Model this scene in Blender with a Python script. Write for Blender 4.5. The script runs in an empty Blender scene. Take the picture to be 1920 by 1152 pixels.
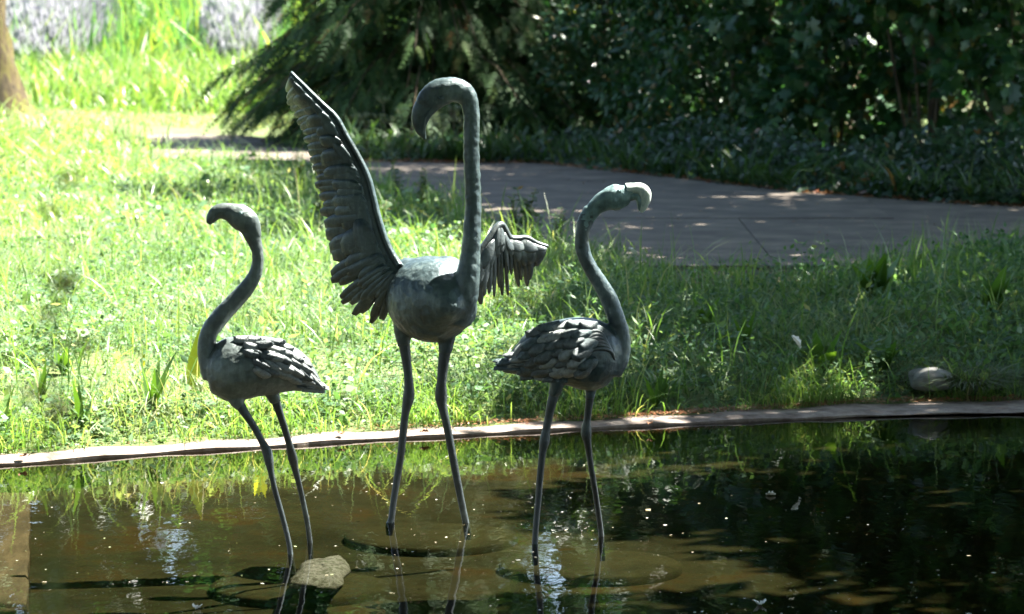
import bpy, math, random
import numpy as np
from mathutils import Vector, Matrix
from mathutils.bvhtree import BVHTree

rng = np.random.default_rng(7)
random.seed(7)
scene = bpy.context.scene
COL = scene.collection

# ------------------------------------------------------------------ camera
F = 7500.0                      # focal length in pixels of the 1920 px wide photograph
CZ = 2.2                        # camera height above the water
PITCH = math.atan(676.0 / F)
cam_d = bpy.data.cameras.new('camera')
cam = bpy.data.objects.new('camera', cam_d); COL.objects.link(cam)
cam.location = (0, 0, CZ)
cam.rotation_euler = (math.pi / 2 - PITCH, 0, 0)
cam_d.sensor_width = 36; cam_d.lens = 36 * F / 1920
cam_d.clip_start = 0.1; cam_d.clip_end = 2000
cam_d.dof.use_dof = True; cam_d.dof.focus_distance = 15.2; cam_d.dof.aperture_fstop = 6.3
scene.camera = cam

# ------------------------------------------------------------------ sky and sun
SUN_EL, SUN_AZ = math.radians(59), math.radians(64)     # azimuth from +Y (away from camera) towards +X
w = bpy.data.worlds.new('World'); scene.world = w; w.use_nodes = True
nt = w.node_tree
sky = nt.nodes.new('ShaderNodeTexSky'); sky.sky_type = 'NISHITA'; sky.sun_disc = False
sky.sun_elevation = SUN_EL; sky.sun_rotation = SUN_AZ
bg = nt.nodes['Background']; bg.inputs['Strength'].default_value = 0.05
nt.links.new(sky.outputs[0], bg.inputs[0])
sl = bpy.data.lights.new('sun', 'SUN'); sl.energy = 5.0; sl.angle = math.radians(0.55); sl.color = (1, .95, .86)
sun = bpy.data.objects.new('sun', sl); COL.objects.link(sun)
SUN = Vector((math.sin(SUN_AZ) * math.cos(SUN_EL), math.cos(SUN_AZ) * math.cos(SUN_EL), math.sin(SUN_EL)))
sun.rotation_euler = SUN.to_track_quat('Z', 'Y').to_euler()
sun.location = SUN * 60
scene.view_settings.view_transform = 'Standard'; scene.view_settings.look = 'None'
scene.view_settings.gamma = 1; scene.view_settings.exposure = 3.4
scene.view_settings.use_curve_mapping = False
scene.cycles.use_denoising = True
scene.cycles.max_bounces = 8; scene.cycles.transparent_max_bounces = 16
scene.cycles.transmission_bounces = 6; scene.cycles.diffuse_bounces = 4; scene.cycles.glossy_bounces = 3
scene.cycles.caustics_reflective = False; scene.cycles.caustics_refractive = False
scene.cycles.sample_clamp_indirect = 6

# ------------------------------------------------------------------ pixel -> place
_cp, _sp = math.cos(PITCH), math.sin(PITCH)
def ray(px, py):
    u = (px - 960) / F; v = -(py - 576) / F
    return Vector((u, _cp + v * _sp, -_sp + v * _cp))
def P(px, py, Y):
    d = ray(px, py); t = Y / d.y
    return Vector((d.x * t, Y, CZ + d.z * t))
def G(px, py, z=0.018):
    d = ray(px, py); t = (z - CZ) / d.z
    return Vector((d.x * t, d.y * t, z))
def M(px, Y): return px * Y / F      # size in pixels -> metres at distance Y

# ------------------------------------------------------------------ materials
def newmat(name):
    m = bpy.data.materials.new(name); m.use_nodes = True
    n = m.node_tree; n.nodes.clear()
    out = n.nodes.new('ShaderNodeOutputMaterial')
    return m, n, out
def N(n, typ, **kw):
    x = n.nodes.new(typ)
    for k, v in kw.items():
        if k.startswith('i_'):
            x.inputs[int(k[2:])].default_value = v
        else: setattr(x, k, v)
    return x
def ramp(n, stops):
    r = n.nodes.new('ShaderNodeValToRGB'); e = r.color_ramp.elements
    while len(e) > 1: e.remove(e[-1])
    e[0].position = stops[0][0]; e[0].color = (*stops[0][1], 1)
    for p, c in stops[1:]:
        q = e.new(p); q.color = (*c, 1)
    return r
def noise(n, scale, detail=4, rough=.55, coord='Object', vec=None):
    t = N(n, 'ShaderNodeTexNoise'); t.inputs['Scale'].default_value = scale
    t.inputs['Detail'].default_value = detail; t.inputs['Roughness'].default_value = rough
    if vec is None:
        tc = n.nodes.new('ShaderNodeTexCoord'); vec = tc.outputs[coord]
    n.links.new(vec, t.inputs['Vector'])
    return t
def bump(n, src, strength, dist=.02):
    b = N(n, 'ShaderNodeBump'); b.inputs['Strength'].default_value = strength; b.inputs['Distance'].default_value = dist
    n.links.new(src, b.inputs['Height']); return b

def leaf_mat(name, stops, trans=.45, gloss=.45, rough=.42, tr_tint=(1.45, 1.5, .65)):
    """stops: colour ramp over the random per-leaf value 'tint'"""
    m, n, out = newmat(name)
    at = N(n, 'ShaderNodeAttribute', attribute_name='tint')
    r = ramp(n, stops); n.links.new(at.outputs['Fac'], r.inputs[0])
    p = N(n, 'ShaderNodeBsdfPrincipled')
    n.links.new(r.outputs[0], p.inputs['Base Color']); p.inputs['Roughness'].default_value = rough
    p.inputs['Specular IOR Level'].default_value = gloss
    t = N(n, 'ShaderNodeBsdfTranslucent')
    mul = N(n, 'ShaderNodeMixRGB', blend_type='MULTIPLY'); mul.inputs[0].default_value = 1
    mul.inputs[2].default_value = (*tr_tint, 1); n.links.new(r.outputs[0], mul.inputs[1])
    n.links.new(mul.outputs[0], t.inputs[0])
    mx = N(n, 'ShaderNodeMixShader'); mx.inputs[0].default_value = trans
    n.links.new(p.outputs[0], mx.inputs[1]); n.links.new(t.outputs[0], mx.inputs[2])
    n.links.new(mx.outputs[0], out.inputs[0])
    return m

def bronze_mat(name, dark, mid, pale, palelo=.62, rough=.42):
    m, n, out = newmat(name)
    tc = N(n, 'ShaderNodeTexCoord')
    a = noise(n, 6, 6, .65, vec=tc.outputs['Object'])
    b = noise(n, 38, 5, .7, vec=tc.outputs['Object'])
    mp = N(n, 'ShaderNodeMapping'); mp.inputs['Scale'].default_value = (38, 38, 4); n.links.new(tc.outputs['Object'], mp.inputs[0])
    c = noise(n, 1, 4, .6, vec=mp.outputs[0])
    s1 = N(n, 'ShaderNodeMath', operation='MULTIPLY_ADD'); n.links.new(b.outputs['Fac'], s1.inputs[0]); s1.inputs[1].default_value = .38
    n.links.new(a.outputs['Fac'], s1.inputs[2])
    s2 = N(n, 'ShaderNodeMath', operation='MULTIPLY_ADD'); n.links.new(c.outputs['Fac'], s2.inputs[0]); s2.inputs[1].default_value = .4
    n.links.new(s1.outputs[0], s2.inputs[2])
    r = ramp(n, [(.42, dark), (.53, mid), (palelo - .05, mid), (palelo + .14, pale)])
    s3 = N(n, 'ShaderNodeMath', operation='MULTIPLY'); n.links.new(s2.outputs[0], s3.inputs[0]); s3.inputs[1].default_value = .6
    n.links.new(s3.outputs[0], r.inputs[0])
    p = N(n, 'ShaderNodeBsdfPrincipled'); n.links.new(r.outputs[0], p.inputs['Base Color'])
    p.inputs['Metallic'].default_value = .3; p.inputs['Specular IOR Level'].default_value = .6; p.inputs['Roughness'].default_value = rough
    rr = N(n, 'ShaderNodeMapRange'); rr.inputs[3].default_value = rough - .2; rr.inputs[4].default_value = rough + .22
    n.links.new(b.outputs['Fac'], rr.inputs[0]); n.links.new(rr.outputs[0], p.inputs['Roughness'])
    bp = bump(n, s2.outputs[0], .6, .01); n.links.new(bp.outputs[0], p.inputs['Normal'])
    n.links.new(p.outputs[0], out.inputs[0])
    return m

def simple_mat(name, stops, scale=8, rough=.8, bstr=.4, bdist=.02, spec=.3, detail=6, mapscale=None):
    m, n, out = newmat(name)
    tc = N(n, 'ShaderNodeTexCoord'); vec = tc.outputs['Object']
    if mapscale:
        mp = N(n, 'ShaderNodeMapping'); mp.inputs['Scale'].default_value = mapscale; n.links.new(vec, mp.inputs[0]); vec = mp.outputs[0]
    a = noise(n, scale, detail, .65, vec=vec)
    r = ramp(n, stops); n.links.new(a.outputs['Fac'], r.inputs[0])
    p = N(n, 'ShaderNodeBsdfPrincipled'); n.links.new(r.outputs[0], p.inputs['Base Color'])
    p.inputs['Roughness'].default_value = rough; p.inputs['Specular IOR Level'].default_value = spec
    b = noise(n, scale * 5, 5, .7, vec=vec)
    bp = bump(n, b.outputs['Fac'], bstr, bdist); n.links.new(bp.outputs[0], p.inputs['Normal'])
    n.links.new(p.outputs[0], out.inputs[0])
    return m

M_bronze = bronze_mat('bronze_dark', (.013, .023, .025), (.038, .062, .067), (.15, .2, .195), palelo=.61)
M_bronze_feather = bronze_mat('bronze_feather', (.022, .03, .032), (.062, .078, .08), (.2, .24, .23), rough=.4)
M_bronze_left = bronze_mat('bronze_grey', (.032, .042, .041), (.07, .09, .086), (.18, .23, .21), palelo=.6, rough=.45)
M_bronze_leg = bronze_mat('bronze_leg', (.008, .012, .013), (.022, .032, .034), (.08, .11, .11), palelo=.62, rough=.5)
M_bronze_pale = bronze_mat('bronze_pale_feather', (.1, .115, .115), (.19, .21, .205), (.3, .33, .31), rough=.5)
M_verdigris = bronze_mat('bronze_verdigris', (.05, .085, .088), (.11, .18, .185), (.25, .36, .35), palelo=.58, rough=.5)
M_palebeak = bronze_mat('pale_patina', (.16, .23, .23), (.36, .42, .39), (.58, .58, .5), palelo=.56, rough=.55)
M_ground = simple_mat('soil_and_moss', [(.3, (.05, .06, .022)), (.5, (.07, .1, .03)), (.62, (.12, .15, .05)), (.75, (.16, .14, .07))], 3, .95, .8, .04)
M_lip = simple_mat('kerb_concrete', [(.3, (.06, .042, .03)), (.42, (.14, .11, .09)), (.55, (.21, .17, .145)), (.64, (.28, .24, .2)), (.75, (.09, .06, .04))], 9, .85, .5, .01)
M_path = simple_mat('path_concrete', [(.28, (.045, .034, .026)), (.45, (.085, .07, .055)), (.53, (.105, .088, .07)), (.61, (.14, .115, .088)), (.75, (.2, .16, .11))], 2.2, .85, .5, .01, detail=9)
M_bed = simple_mat('pool_sediment', [(.3, (.02, .021, .013)), (.43, (.036, .037, .026)), (.53, (.056, .056, .04)), (.62, (.08, .052, .024)), (.75, (.024, .028, .018))], 2.2, .95, .3, .02)
M_footing = simple_mat('algae_footing', [(.35, (.024, .026, .016)), (.58, (.05, .05, .03)), (.7, (.024, .03, .018))], 5, .95, .4, .01)
M_sill = simple_mat('sill_wood', [(.3, (.02, .016, .01)), (.5, (.036, .03, .018)), (.65, (.06, .05, .032))], 3, .8, .4, .01, mapscale=(6, 1, 6))
M_bark = simple_mat('bark', [(.3, (.035, .028, .02)), (.5, (.12, .09, .06)), (.62, (.22, .17, .1)), (.7, (.12, .13, .05))], 5, .95, 1, .05, mapscale=(3, 3, .7))
M_bark_sun = simple_mat('mossy_bark', [(.3, (.035, .028, .014)), (.48, (.1, .075, .04)), (.58, (.15, .13, .04)), (.7, (.07, .08, .02))], 6, .95, 1, .05, mapscale=(3, 3, .7))
M_stone = simple_mat('pale_stone', [(.3, (.09, .09, .08)), (.5, (.18, .178, .163)), (.7, (.26, .25, .23))], 7, .9, .5, .02)
M_pale_reflection = simple_mat('pale_reflection_mottle', [(.32, (.02, .024, .022)), (.45, (.07, .078, .09)), (.52, (.14, .155, .19)), (.6, (.04, .05, .045)), (.7, (.1, .11, .13))], 22, .9, .3, .02)  # mottled pale tone imitates a reflection on the water
M_deadleaf = simple_mat('dead_leaf', [(.3, (.08, .035, .02)), (.6, (.2, .1, .05))], 20, .8, .3, .004)
M_paleleaf = simple_mat('pale_leaf', [(.3, (.55, .55, .5)), (.6, (.75, .75, .7))], 20, .6, .3, .004)
M_stem = simple_mat('stem', [(.3, (.08, .11, .03)), (.6, (.18, .2, .07))], 20, .7, .2, .003)
M_litter = leaf_mat('litter', [(0, (.13, .045, .02)), (.5, (.24, .09, .04)), (1, (.3, .2, .1))], .1, .2)
M_float = leaf_mat('floating_debris', [(0, (.1, .08, .04)), (.4, (.3, .26, .18)), (.8, (.45, .45, .4)), (1, (.2, .25, .08))], .1, .4)

M_lawn = leaf_mat('lawn_leaves', [(0, (.04, .085, .04)), (.4, (.09, .155, .075)), (.75, (.15, .21, .105)), (.95, (.22, .27, .12)), (1, (.3, .28, .18))], .42, .25, .5)
M_clover = leaf_mat('clover_leaves', [(0, (.035, .09, .045)), (.5, (.08, .155, .07)), (.9, (.14, .21, .1)), (1, (.2, .23, .08))], .38, .25, .5)
M_tall = leaf_mat('tall_grass', [(0, (.06, .13, .03)), (.5, (.11, .2, .05)), (.85, (.2, .27, .09)), (1, (.36, .33, .18))], .42, .55, .4)
M_iris = leaf_mat('iris_leaves', [(0, (.05, .13, .05)), (.5, (.09, .2, .06)), (1, (.22, .28, .06))], .5, .5, .4)
M_lav = leaf_mat('lavender_flowers', [(0, (.2, .25, .19)), (.35, (.27, .28, .28)), (.7, (.3, .295, .34)), (1, (.36, .35, .4))], .3, .3, .6, tr_tint=(1, 1, 1))
M_needles = leaf_mat('conifer_sprays', [(0, (.022, .05, .02)), (.6, (.038, .08, .027)), (.9, (.06, .105, .032)), (.97, (.085, .12, .035)), (1, (.2, .08, .03))], .22, .12, .6)
M_dark = leaf_mat('dark_shrub_leaves', [(0, (.014, .05, .02)), (.6, (.028, .085, .032)), (.92, (.055, .12, .038)), (1, (.16, .09, .03))], .35, .45, .4)
M_laurel = leaf_mat('glossy_leaves', [(0, (.02, .055, .02)), (.6, (.045, .1, .025)), (.93, (.1, .17, .03)), (1, (.25, .1, .04))], .42, 1.0, .25)
M_ivy = leaf_mat('ivy_leaves', [(0, (.01, .032, .014)), (.6, (.022, .062, .026)), (.93, (.05, .11, .04)), (1, (.16, .08, .03))], .25, .4, .42)
M_canopy = leaf_mat('canopy_leaves', [(0, (.03, .08, .02)), (1, (.08, .15, .03))], .35, .4, .45)
M_mixed = leaf_mat('hedge_weed_leaves', [(0, (.025, .06, .02)), (.6, (.05, .1, .03)), (.92, (.1, .14, .05)), (1, (.25, .14, .06))], .35, .4, .45)
M_dock = leaf_mat('dock_leaves', [(0, (.045, .11, .025)), (1, (.085, .16, .03))], .45, .4, .45, tr_tint=(1.5, 1.5, .4))
M_yellow = leaf_mat('yellow_leaf', [(0, (.3, .36, .03)), (1, (.4, .42, .05))], .55, .4, .4, tr_tint=(1.3, 1.2, .4))
M_strap = leaf_mat('strap_leaves', [(0, (.07, .1, .06)), (.6, (.13, .16, .1)), (1, (.3, .28, .16))], .25, .4, .5)
M_head = simple_mat('seed_head', [(.3, (.1, .09, .05)), (.6, (.18, .16, .09))], 20, .8, .3, .003)

# ------------------------------------------------------------------ mesh helpers
def mesh_np(name, V, faces_idx, k, tint=None, mat=None, smooth=False):
    """faces_idx: (n,k) int array, or list of such arrays [(arr),...] with differing k"""
    me = bpy.data.meshes.new(name)
    if not isinstance(faces_idx, list): faces_idx = [faces_idx]
    V = np.ascontiguousarray(V, dtype=np.float32)
    me.vertices.add(len(V)); me.vertices.foreach_set('co', V.ravel())
    loops = np.concatenate([f.ravel() for f in faces_idx]).astype(np.int32)
    sizes = np.concatenate([np.full(len(f), f.shape[1]) for f in faces_idx])
    starts = np.concatenate([[0], np.cumsum(sizes)[:-1]]).astype(np.int32)
    me.loops.add(len(loops)); me.loops.foreach_set('vertex_index', loops)
    me.polygons.add(len(sizes)); me.polygons.foreach_set('loop_start', starts)
    if tint is not None:
        a = me.attributes.new('tint', 'FLOAT', 'POINT'); a.data.foreach_set('value', np.ascontiguousarray(tint, dtype=np.float32))
    me.update(calc_edges=True)
    if smooth: me.polygons.foreach_set('use_smooth', np.ones(len(sizes), dtype=bool))
    if mat: me.materials.append(mat)
    return me

def link(name, me, parent=None, loc=(0, 0, 0), **props):
    o = bpy.data.objects.new(name, me); COL.objects.link(o)
    o.location = loc
    if parent: o.parent = parent
    for k, v in props.items(): o[k] = v
    return o
def thing(name, loc, label, cat, group=None, rotz=0):
    o = bpy.data.objects.new(name, None); COL.objects.link(o); o.location = loc
    o.rotation_euler = (0, 0, rotz); o.empty_display_size = .1
    o['label'] = label; o['category'] = cat
    if group: o['group'] = group
    return o

def scatter(template, faces, pos, R, scale, tint):
    """template (k,3), faces list of index tuples all of equal length groups"""
    T = np.asarray(template, dtype=np.float64); n = len(pos); k = len(T)
    s = np.asarray(scale); s = s[:, None] if s.ndim == 1 else s
    loc = T[None] * s[:, None, :] if s.shape[1] == 3 else T[None] * s[:, :, None]
    V = np.einsum('nij,nkj->nki', R, loc) + pos[:, None, :]
    fs = []
    by = {}
    for f in faces: by.setdefault(len(f), []).append(f)
    for kk, fl in by.items():
        fa = np.array(fl); fs.append((fa[None] + (np.arange(n) * k)[:, None, None]).reshape(-1, kk))
    return V.reshape(-1, 3), fs, np.repeat(tint, k)
def rot_from(dirn, nrm):
    """columns: x=side, y=along leaf (dirn), z=normal"""
    y = dirn / np.linalg.norm(dirn, axis=1, keepdims=True)
    x = np.cross(y, nrm); x /= np.linalg.norm(x, axis=1, keepdims=True) + 1e-9
    z = np.cross(x, y)
    return np.stack([x, y, z], axis=2)
def rand_unit(n):
    v = rng.normal(size=(n, 3)); return v / np.linalg.norm(v, axis=1, keepdims=True)

LEAF = ([(0, 0, 0), (.24, .42, -.05), (0, 1, -.1), (-.24, .42, -.05), (0, .45, .03)], [(0, 1, 4), (1, 2, 4), (2, 3, 4), (3, 0, 4)])
LEAF2 = ([(0, 0, 0), (.27, .5, -.04), (0, 1, -.06), (-.27, .5, -.04)], [(0, 1, 2, 3)])
MAPLE = ([(0, 0, 0), (.28, -.06, -.03), (.2, .2, .02), (.52, .3, -.08), (.26, .45, .02), (.34, .68, -.06), (.14, .62, .02), (0, 1, -.1),
          (-.14, .62, .02), (-.34, .68, -.06), (-.26, .45, .02), (-.52, .3, -.08), (-.2, .2, .02), (-.28, -.06, -.03), (0, .35, .03)],
         [(i, (i + 1) % 14, 14) for i in range(14)])
IVY = ([(0, 0, 0), (.38, .02, -.05), (.3, .35, .0), (.22, .6, .0), (0, 1, -.1), (-.22, .6, .0), (-.3, .35, 0), (-.38, .02, -.05), (0, .4, .04)],
       [(0, 1, 2, 8), (2, 3, 4, 8), (4, 5, 6, 8), (6, 7, 0, 8)])
def _spray():
    V = [(-.012, 0, 0), (.012, 0, 0), (0, 1, -.12)]; Fc = [(0, 1, 2)]
    for i in range(5):
        t = .08 + i * .18; z = -.12 * t * t
        for s in (-1, 1):
            L = .34 * (1 - t * .75) * (1 + .15 * ((i * 7 + s) % 3 - 1))
            a = math.radians(48 - 6 * t)
            b = len(V)
            V += [(0, t - .035, z), (0, t + .045, z), (s * L * math.sin(a), t + L * math.cos(a), z - .06 * L)]
            Fc.append((b, b + 1, b + 2) if s < 0 else (b + 1, b, b + 2))
    return V, Fc
SPRAY = _spray()

def leafmesh(name, pos, dirn, nrm, size, tint, mat, tpl=LEAF):
    V, fs, t = scatter(tpl[0], tpl[1], pos, rot_from(dirn, nrm), size, tint)
    return mesh_np(name, V, fs, 0, t, mat)

def blades(name, base, H, W, bend, az, tint, mat, segs=3, twist=None):
    """curved tapered grass blades: base (n,3), arrays of height, width, bend, azimuth"""
    n = len(base); ts = np.linspace(0, 1, segs + 1)
    h = np.stack([np.cos(az), np.sin(az), np.zeros(n)], 1)
    sa = az + math.pi / 2 + (rng.uniform(-.9, .9, n) if twist is None else twist)
    sd = np.stack([np.cos(sa), np.sin(sa), np.zeros(n)], 1)
    rows = []
    for t in ts:
        c = base + h * (H * bend * t ** 2)[:, None]
        c[:, 2] += H * t * (1 - .45 * np.minimum(bend, 1.6) * t)
        wd = (W * .5 * (1 - t ** 1.8 * .97) * (.75 + .5 * min(t * 3, 1)))[:, None]
        rows += [c - sd * wd, c + sd * wd]
    V = np.stack(rows, 1); k = V.shape[1]
    fa = np.array([(2 * i, 2 * i + 1, 2 * i + 3, 2 * i + 2) for i in range(segs)])
    fs = (fa[None] + (np.arange(n) * k)[:, None, None]).reshape(-1, 4)
    return mesh_np(name, V.reshape(-1, 3), fs, 4, np.repeat(tint, k), mat)

def catmull(pts, sub):
    pts = np.asarray(pts, float); n = len(pts); out = []
    for i in range(n - 1):
        p0, p1, p2, p3 = pts[max(i - 1, 0)], pts[i], pts[i + 1], pts[min(i + 2, n - 1)]
        for j in range(sub):
            t = j / sub
            out.append(.5 * ((2 * p1) + (-p0 + p2) * t + (2 * p0 - 5 * p1 + 4 * p2 - p3) * t * t + (-p0 + 3 * p1 - 3 * p2 + p3) * t ** 3))
    out.append(pts[-1]); return np.array(out)

def loft(centres, rn, rb, bref=(0, 1, 0), seg=20, close=True):
    """elliptical tube; rn radius in the plane of the picture, rb radius along bref"""
    C = np.asarray(centres, float); n = len(C)
    T = np.gradient(C, axis=0); T /= np.linalg.norm(T, axis=1, keepdims=True) + 1e-12
    B = np.tile(np.array(bref, float), (n, 1)); B -= T * (T * B).sum(1)[:, None]; B /= np.linalg.norm(B, axis=1, keepdims=True) + 1e-12
    Nn = np.cross(T, B)
    th = np.linspace(0, 2 * np.pi, seg, endpoint=False)
    V = C[:, None] + Nn[:, None] * (np.cos(th)[None, :, None] * np.asarray(rn)[:, None, None]) + B[:, None] * (np.sin(th)[None, :, None] * np.asarray(rb)[:, None, None])
    V = V.reshape(-1, 3); Fs = []
    for i in range(n - 1):
        for j in range(seg):
            a = i * seg + j; b = i * seg + (j + 1) % seg
            Fs.append((a, b, b + seg, a + seg))
    if close:
        V = np.vstack([V, C[0], C[-1]])
        for j in range(seg):
            Fs.append((len(V) - 2, (j + 1) % seg, j, ))
            Fs.append((len(V) - 1, (n - 1) * seg + j, (n - 1) * seg + (j + 1) % seg))
    return V, Fs
def join(parts):
    V, Fs, o = [], [], 0
    for v, f in parts:
        V.append(np.asarray(v, float)); Fs += [tuple(i + o for i in q) for q in f]; o += len(v)
    return np.vstack(V), Fs
def mesh_vf(name, V, Fs, mat, smooth=True):
    me = bpy.data.meshes.new(name); me.from_pydata([tuple(v) for v in V], [], [tuple(int(i) for i in f) for f in Fs]); me.update()
    if smooth: me.polygons.foreach_set('use_smooth', [True] * len(me.polygons))
    if mat: me.materials.append(mat)
    return me
def fuse(me, voxel, smooth_iter, mat, name, lump=0):
    """voxel-remesh overlapping lofts into one continuous surface"""
    o = bpy.data.objects.new('tmp', me); COL.objects.link(o)
    r = o.modifiers.new('r', 'REMESH'); r.mode = 'VOXEL'; r.voxel_size = voxel; r.use_smooth_shade = True
    s = o.modifiers.new('s', 'SMOOTH'); s.factor = .5; s.iterations = smooth_iter
    if lump:
        tx = bpy.data.textures.new('lump', 'CLOUDS'); tx.noise_scale = .022
        d = o.modifiers.new('d', 'DISPLACE'); d.texture = tx; d.strength = lump; d.texture_coords = 'LOCAL'
    dg = bpy.context.evaluated_depsgraph_get()
    out = bpy.data.meshes.new_from_object(o.evaluated_get(dg), depsgraph=dg)
    bpy.data.objects.remove(o); out.name = name
    out.materials.clear(); out.materials.append(mat)
    out.polygons.foreach_set('use_smooth', [True] * len(out.polygons))
    return out
def tube(pts, radii, seg=8, sub=1):
    pts = np.asarray(pts, float); radii = np.asarray(radii, float)
    if sub > 1:
        q = catmull(np.column_stack([pts, radii]), sub); pts, radii = q[:, :3], q[:, 3]
    T = pts[-1] - pts[0]
    bref = (0, 1, 0) if abs(T[1]) < np.linalg.norm(T) * .8 else (1, 0, 0)
    return loft(pts, radii, radii, bref, seg)

# ------------------------------------------------------------------ pool edge curves
def curve(px_pts, z):
    g = [G(a, b, z) for a, b in px_pts]
    X = np.array([q.x for q in g]); Y = np.array([q.y for q in g])
    def f(x):
        x = np.asarray(x, float); y = np.interp(x, X, Y)
        y = np.where(x < X[0], Y[0] + (x - X[0]) * .3, y)
        return np.where(x > X[-1], Y[-1] + (x - X[-1]) * .2, y)
    return f
ZG = .018
BANK = .24
ZP = ZG + BANK                       # level of the path
grass_y = curve([(0, 853), (350, 831), (700, 808), (1000, 794), (1300, 777), (1610, 758), (1920, 751)], ZG)
lip_y = curve([(0, 866), (350, 841), (700, 819), (1000, 803), (1300, 788), (1610, 776), (1920, 770)], ZG)
XP = 9.0                              # half width of the pool

# path outline in world coordinates (counter-clockwise)
near = [(120, 306), (230, 304), (400, 303), (540, 306), (640, 320), (700, 348), (860, 395), (1000, 462), (1200, 515), (1330, 542), (1450, 550), (1560, 532), (1700, 500), (1920, 474), (2100, 466)]
far = [(2100, 412), (1920, 393), (1700, 381), (1500, 366), (1350, 350), (1200, 331), (1000, 311), (700, 309), (640, 300), (540, 268), (440, 258), (300, 258), (120, 262)]
PATH = [(G(a, b, ZP).x, G(a, b, ZP).y) for a, b in near] + [(G(a, b, ZP).x, G(a, b, ZP).y) for a, b in far]
PATH_A = np.array(PATH)
def inside(poly, x, y):
    x = np.asarray(x); y = np.asarray(y); c = np.zeros(x.shape, bool); n = len(poly); j = n - 1
    for i in range(n):
        xi, yi = poly[i]; xj, yj = poly[j]
        c ^= ((yi > y) != (yj > y)) & (x < (xj - xi) * (y - yi) / ((yj - yi) or 1e-12) + xi)
        j = i
    return c
def ground_z(x, y):
    x = np.asarray(x, float); y = np.asarray(y, float)
    rise = np.clip(y - 46.5, 0, None)
    q = np.clip((y - grass_y(np.clip(x, -9, 9))) / 2.6, 0, 1)
    z = ZG + BANK * q * (2 - q) + .5 * (np.sqrt(rise ** 2 + 4) - 2) * .22
    z = np.where(z > 5, 5 + (z - 5) * .25, z)
    # a low bank on the left beside the trunk
    z = z + .35 * np.exp(-((x + 5.6) / 1.5) ** 2 - ((y - 37) / 6) ** 2)
    return z

def GB(px, py):
    Y = 16.0
    while Y < 90:                       # walk along the line of sight until it meets the ground
        g = P(px, py, Y)
        if Y > grass_y(g.x) - .3 and g.z <= float(ground_z(g.x, Y)): return g
        Y += .03
    return G(px, py, ZP)
# ------------------------------------------------------------------ ground (one sheet with the pool cut out)
def build_ground():
    xs = np.unique(np.concatenate([np.linspace(-300, -12, 16), np.linspace(-12, 12, 97), np.linspace(12, 300, 16), [-XP, XP]]))
    t = np.concatenate([[0], np.linspace(.15, 32, 90), np.linspace(33, 90, 40), np.linspace(110, 600, 10)])
    V = []; nx = len(xs)
    for tt in t:
        y = grass_y(np.clip(xs, -XP, XP)) - .05 + tt
        z = ground_z(xs, y) - (.0 if tt > 0 else .0)
        fade = np.clip((np.abs(xs) - 15) / 30, 0, 1)
        z = z + .0 * fade
        V.append(np.stack([xs, y, z], 1))
    V = np.concatenate(V); Fs = []
    pin = inside(PATH, V[:, 0], V[:, 1])
    V[pin, 2] -= .02
    for i in range(len(t) - 1):
        for j in range(nx - 1):
            a = i * nx + j; Fs.append((a, a + 1, a + nx + 1, a + nx))
    # sides and near side of the pool
    o = len(V); y0 = grass_y(np.clip(xs, -XP, XP)) - .05
    extra = []
    for yy in (6.0, -40.0, -300.0):
        extra.append(np.stack([xs, np.full(nx, yy), np.full(nx, ZG)], 1))
    V = np.concatenate([V] + extra)
    for j in range(nx - 1):
        outer = xs[j + 1] <= -XP + 1e-6 or xs[j] >= XP - 1e-6
        if outer: Fs.append((o + j, o + j + 1, j + 1, j))
        Fs.append((o + nx + j, o + nx + j + 1, o + j + 1, o + j))
        Fs.append((o + 2 * nx + j, o + 2 * nx + j + 1, o + nx + j + 1, o + nx + j))
    me = mesh_vf('ground', V, Fs, M_ground)
    return link('ground', me, kind='structure')
build_ground()

# pool kerb: a slab that stands proud of the water, thinner and undercut on the right
def build_kerb():
    xs = np.linspace(-XP, XP, 361); V = []; n = len(xs)
    yi = lip_y(xs) + .01 * np.sin(xs * 7) + .005 * np.sin(xs * 23 + 2 * np.sin(xs * 5)) + .003 * np.sin(xs * 61); yo = grass_y(xs) + .03
    top = ZG + .004 + .003 * np.sin(xs * 13)
    bot = np.interp(xs, [-3, 0.6, 1.6, 2.6], [-.02, -.02, .004, .01])
    rows = [(yo, top - .05), (yo, top), (yi + .06, top), (yi, top - .011), (yi + .004, bot), (yi + .09, bot), (yi + .09, np.full(n, -.45)), (yo, np.full(n, -.45))]
    for y, z in rows: V.append(np.stack([xs, y, z], 1))
    V = np.concatenate(V); k = len(rows); Fs = []
    for r in range(k):
        r2 = (r + 1) % k
        for j in range(n - 1): Fs.append((r * n + j, r2 * n + j, r2 * n + j + 1, r * n + j + 1))
    me = mesh_vf('pool_kerb', V, Fs, M_lip, smooth=False)
    link('pool_kerb', me, kind='structure')
build_kerb()
def build_basin():
    xs = np.linspace(-XP, XP, 41); n = len(xs); yf = lip_y(xs) + .089
    rows = [(yf, -.12), (yf - 1.2, -.14), (np.full(n, 15.6), -.17), (np.full(n, 13.5), -.21), (np.full(n, 12.3), -.6), (np.full(n, 6.0), -.75), (np.full(n, 5.998), ZG)]
    V = np.concatenate([np.stack([xs, y, np.full(n, z)], 1) for y, z in rows])
    Fs = [(i + (r + 1) * n, i + (r + 1) * n + 1, i + 1 + r * n, i + r * n) for r in range(6) for i in range(n - 1)]
    o = len(V)
    for x, j in ((-XP, 0), (XP, n - 1)):
        V = np.vstack([V, (x, 6, ZG), (x, 6, -.8), (x, yf[j], -.8), (x, yf[j], ZG)]); Fs.append((o, o + 1, o + 2, o + 3)); o += 4
    link('pool_bed', mesh_vf('pool_bed', V, Fs, M_bed, smooth=False), kind='structure')
build_basin()

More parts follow.
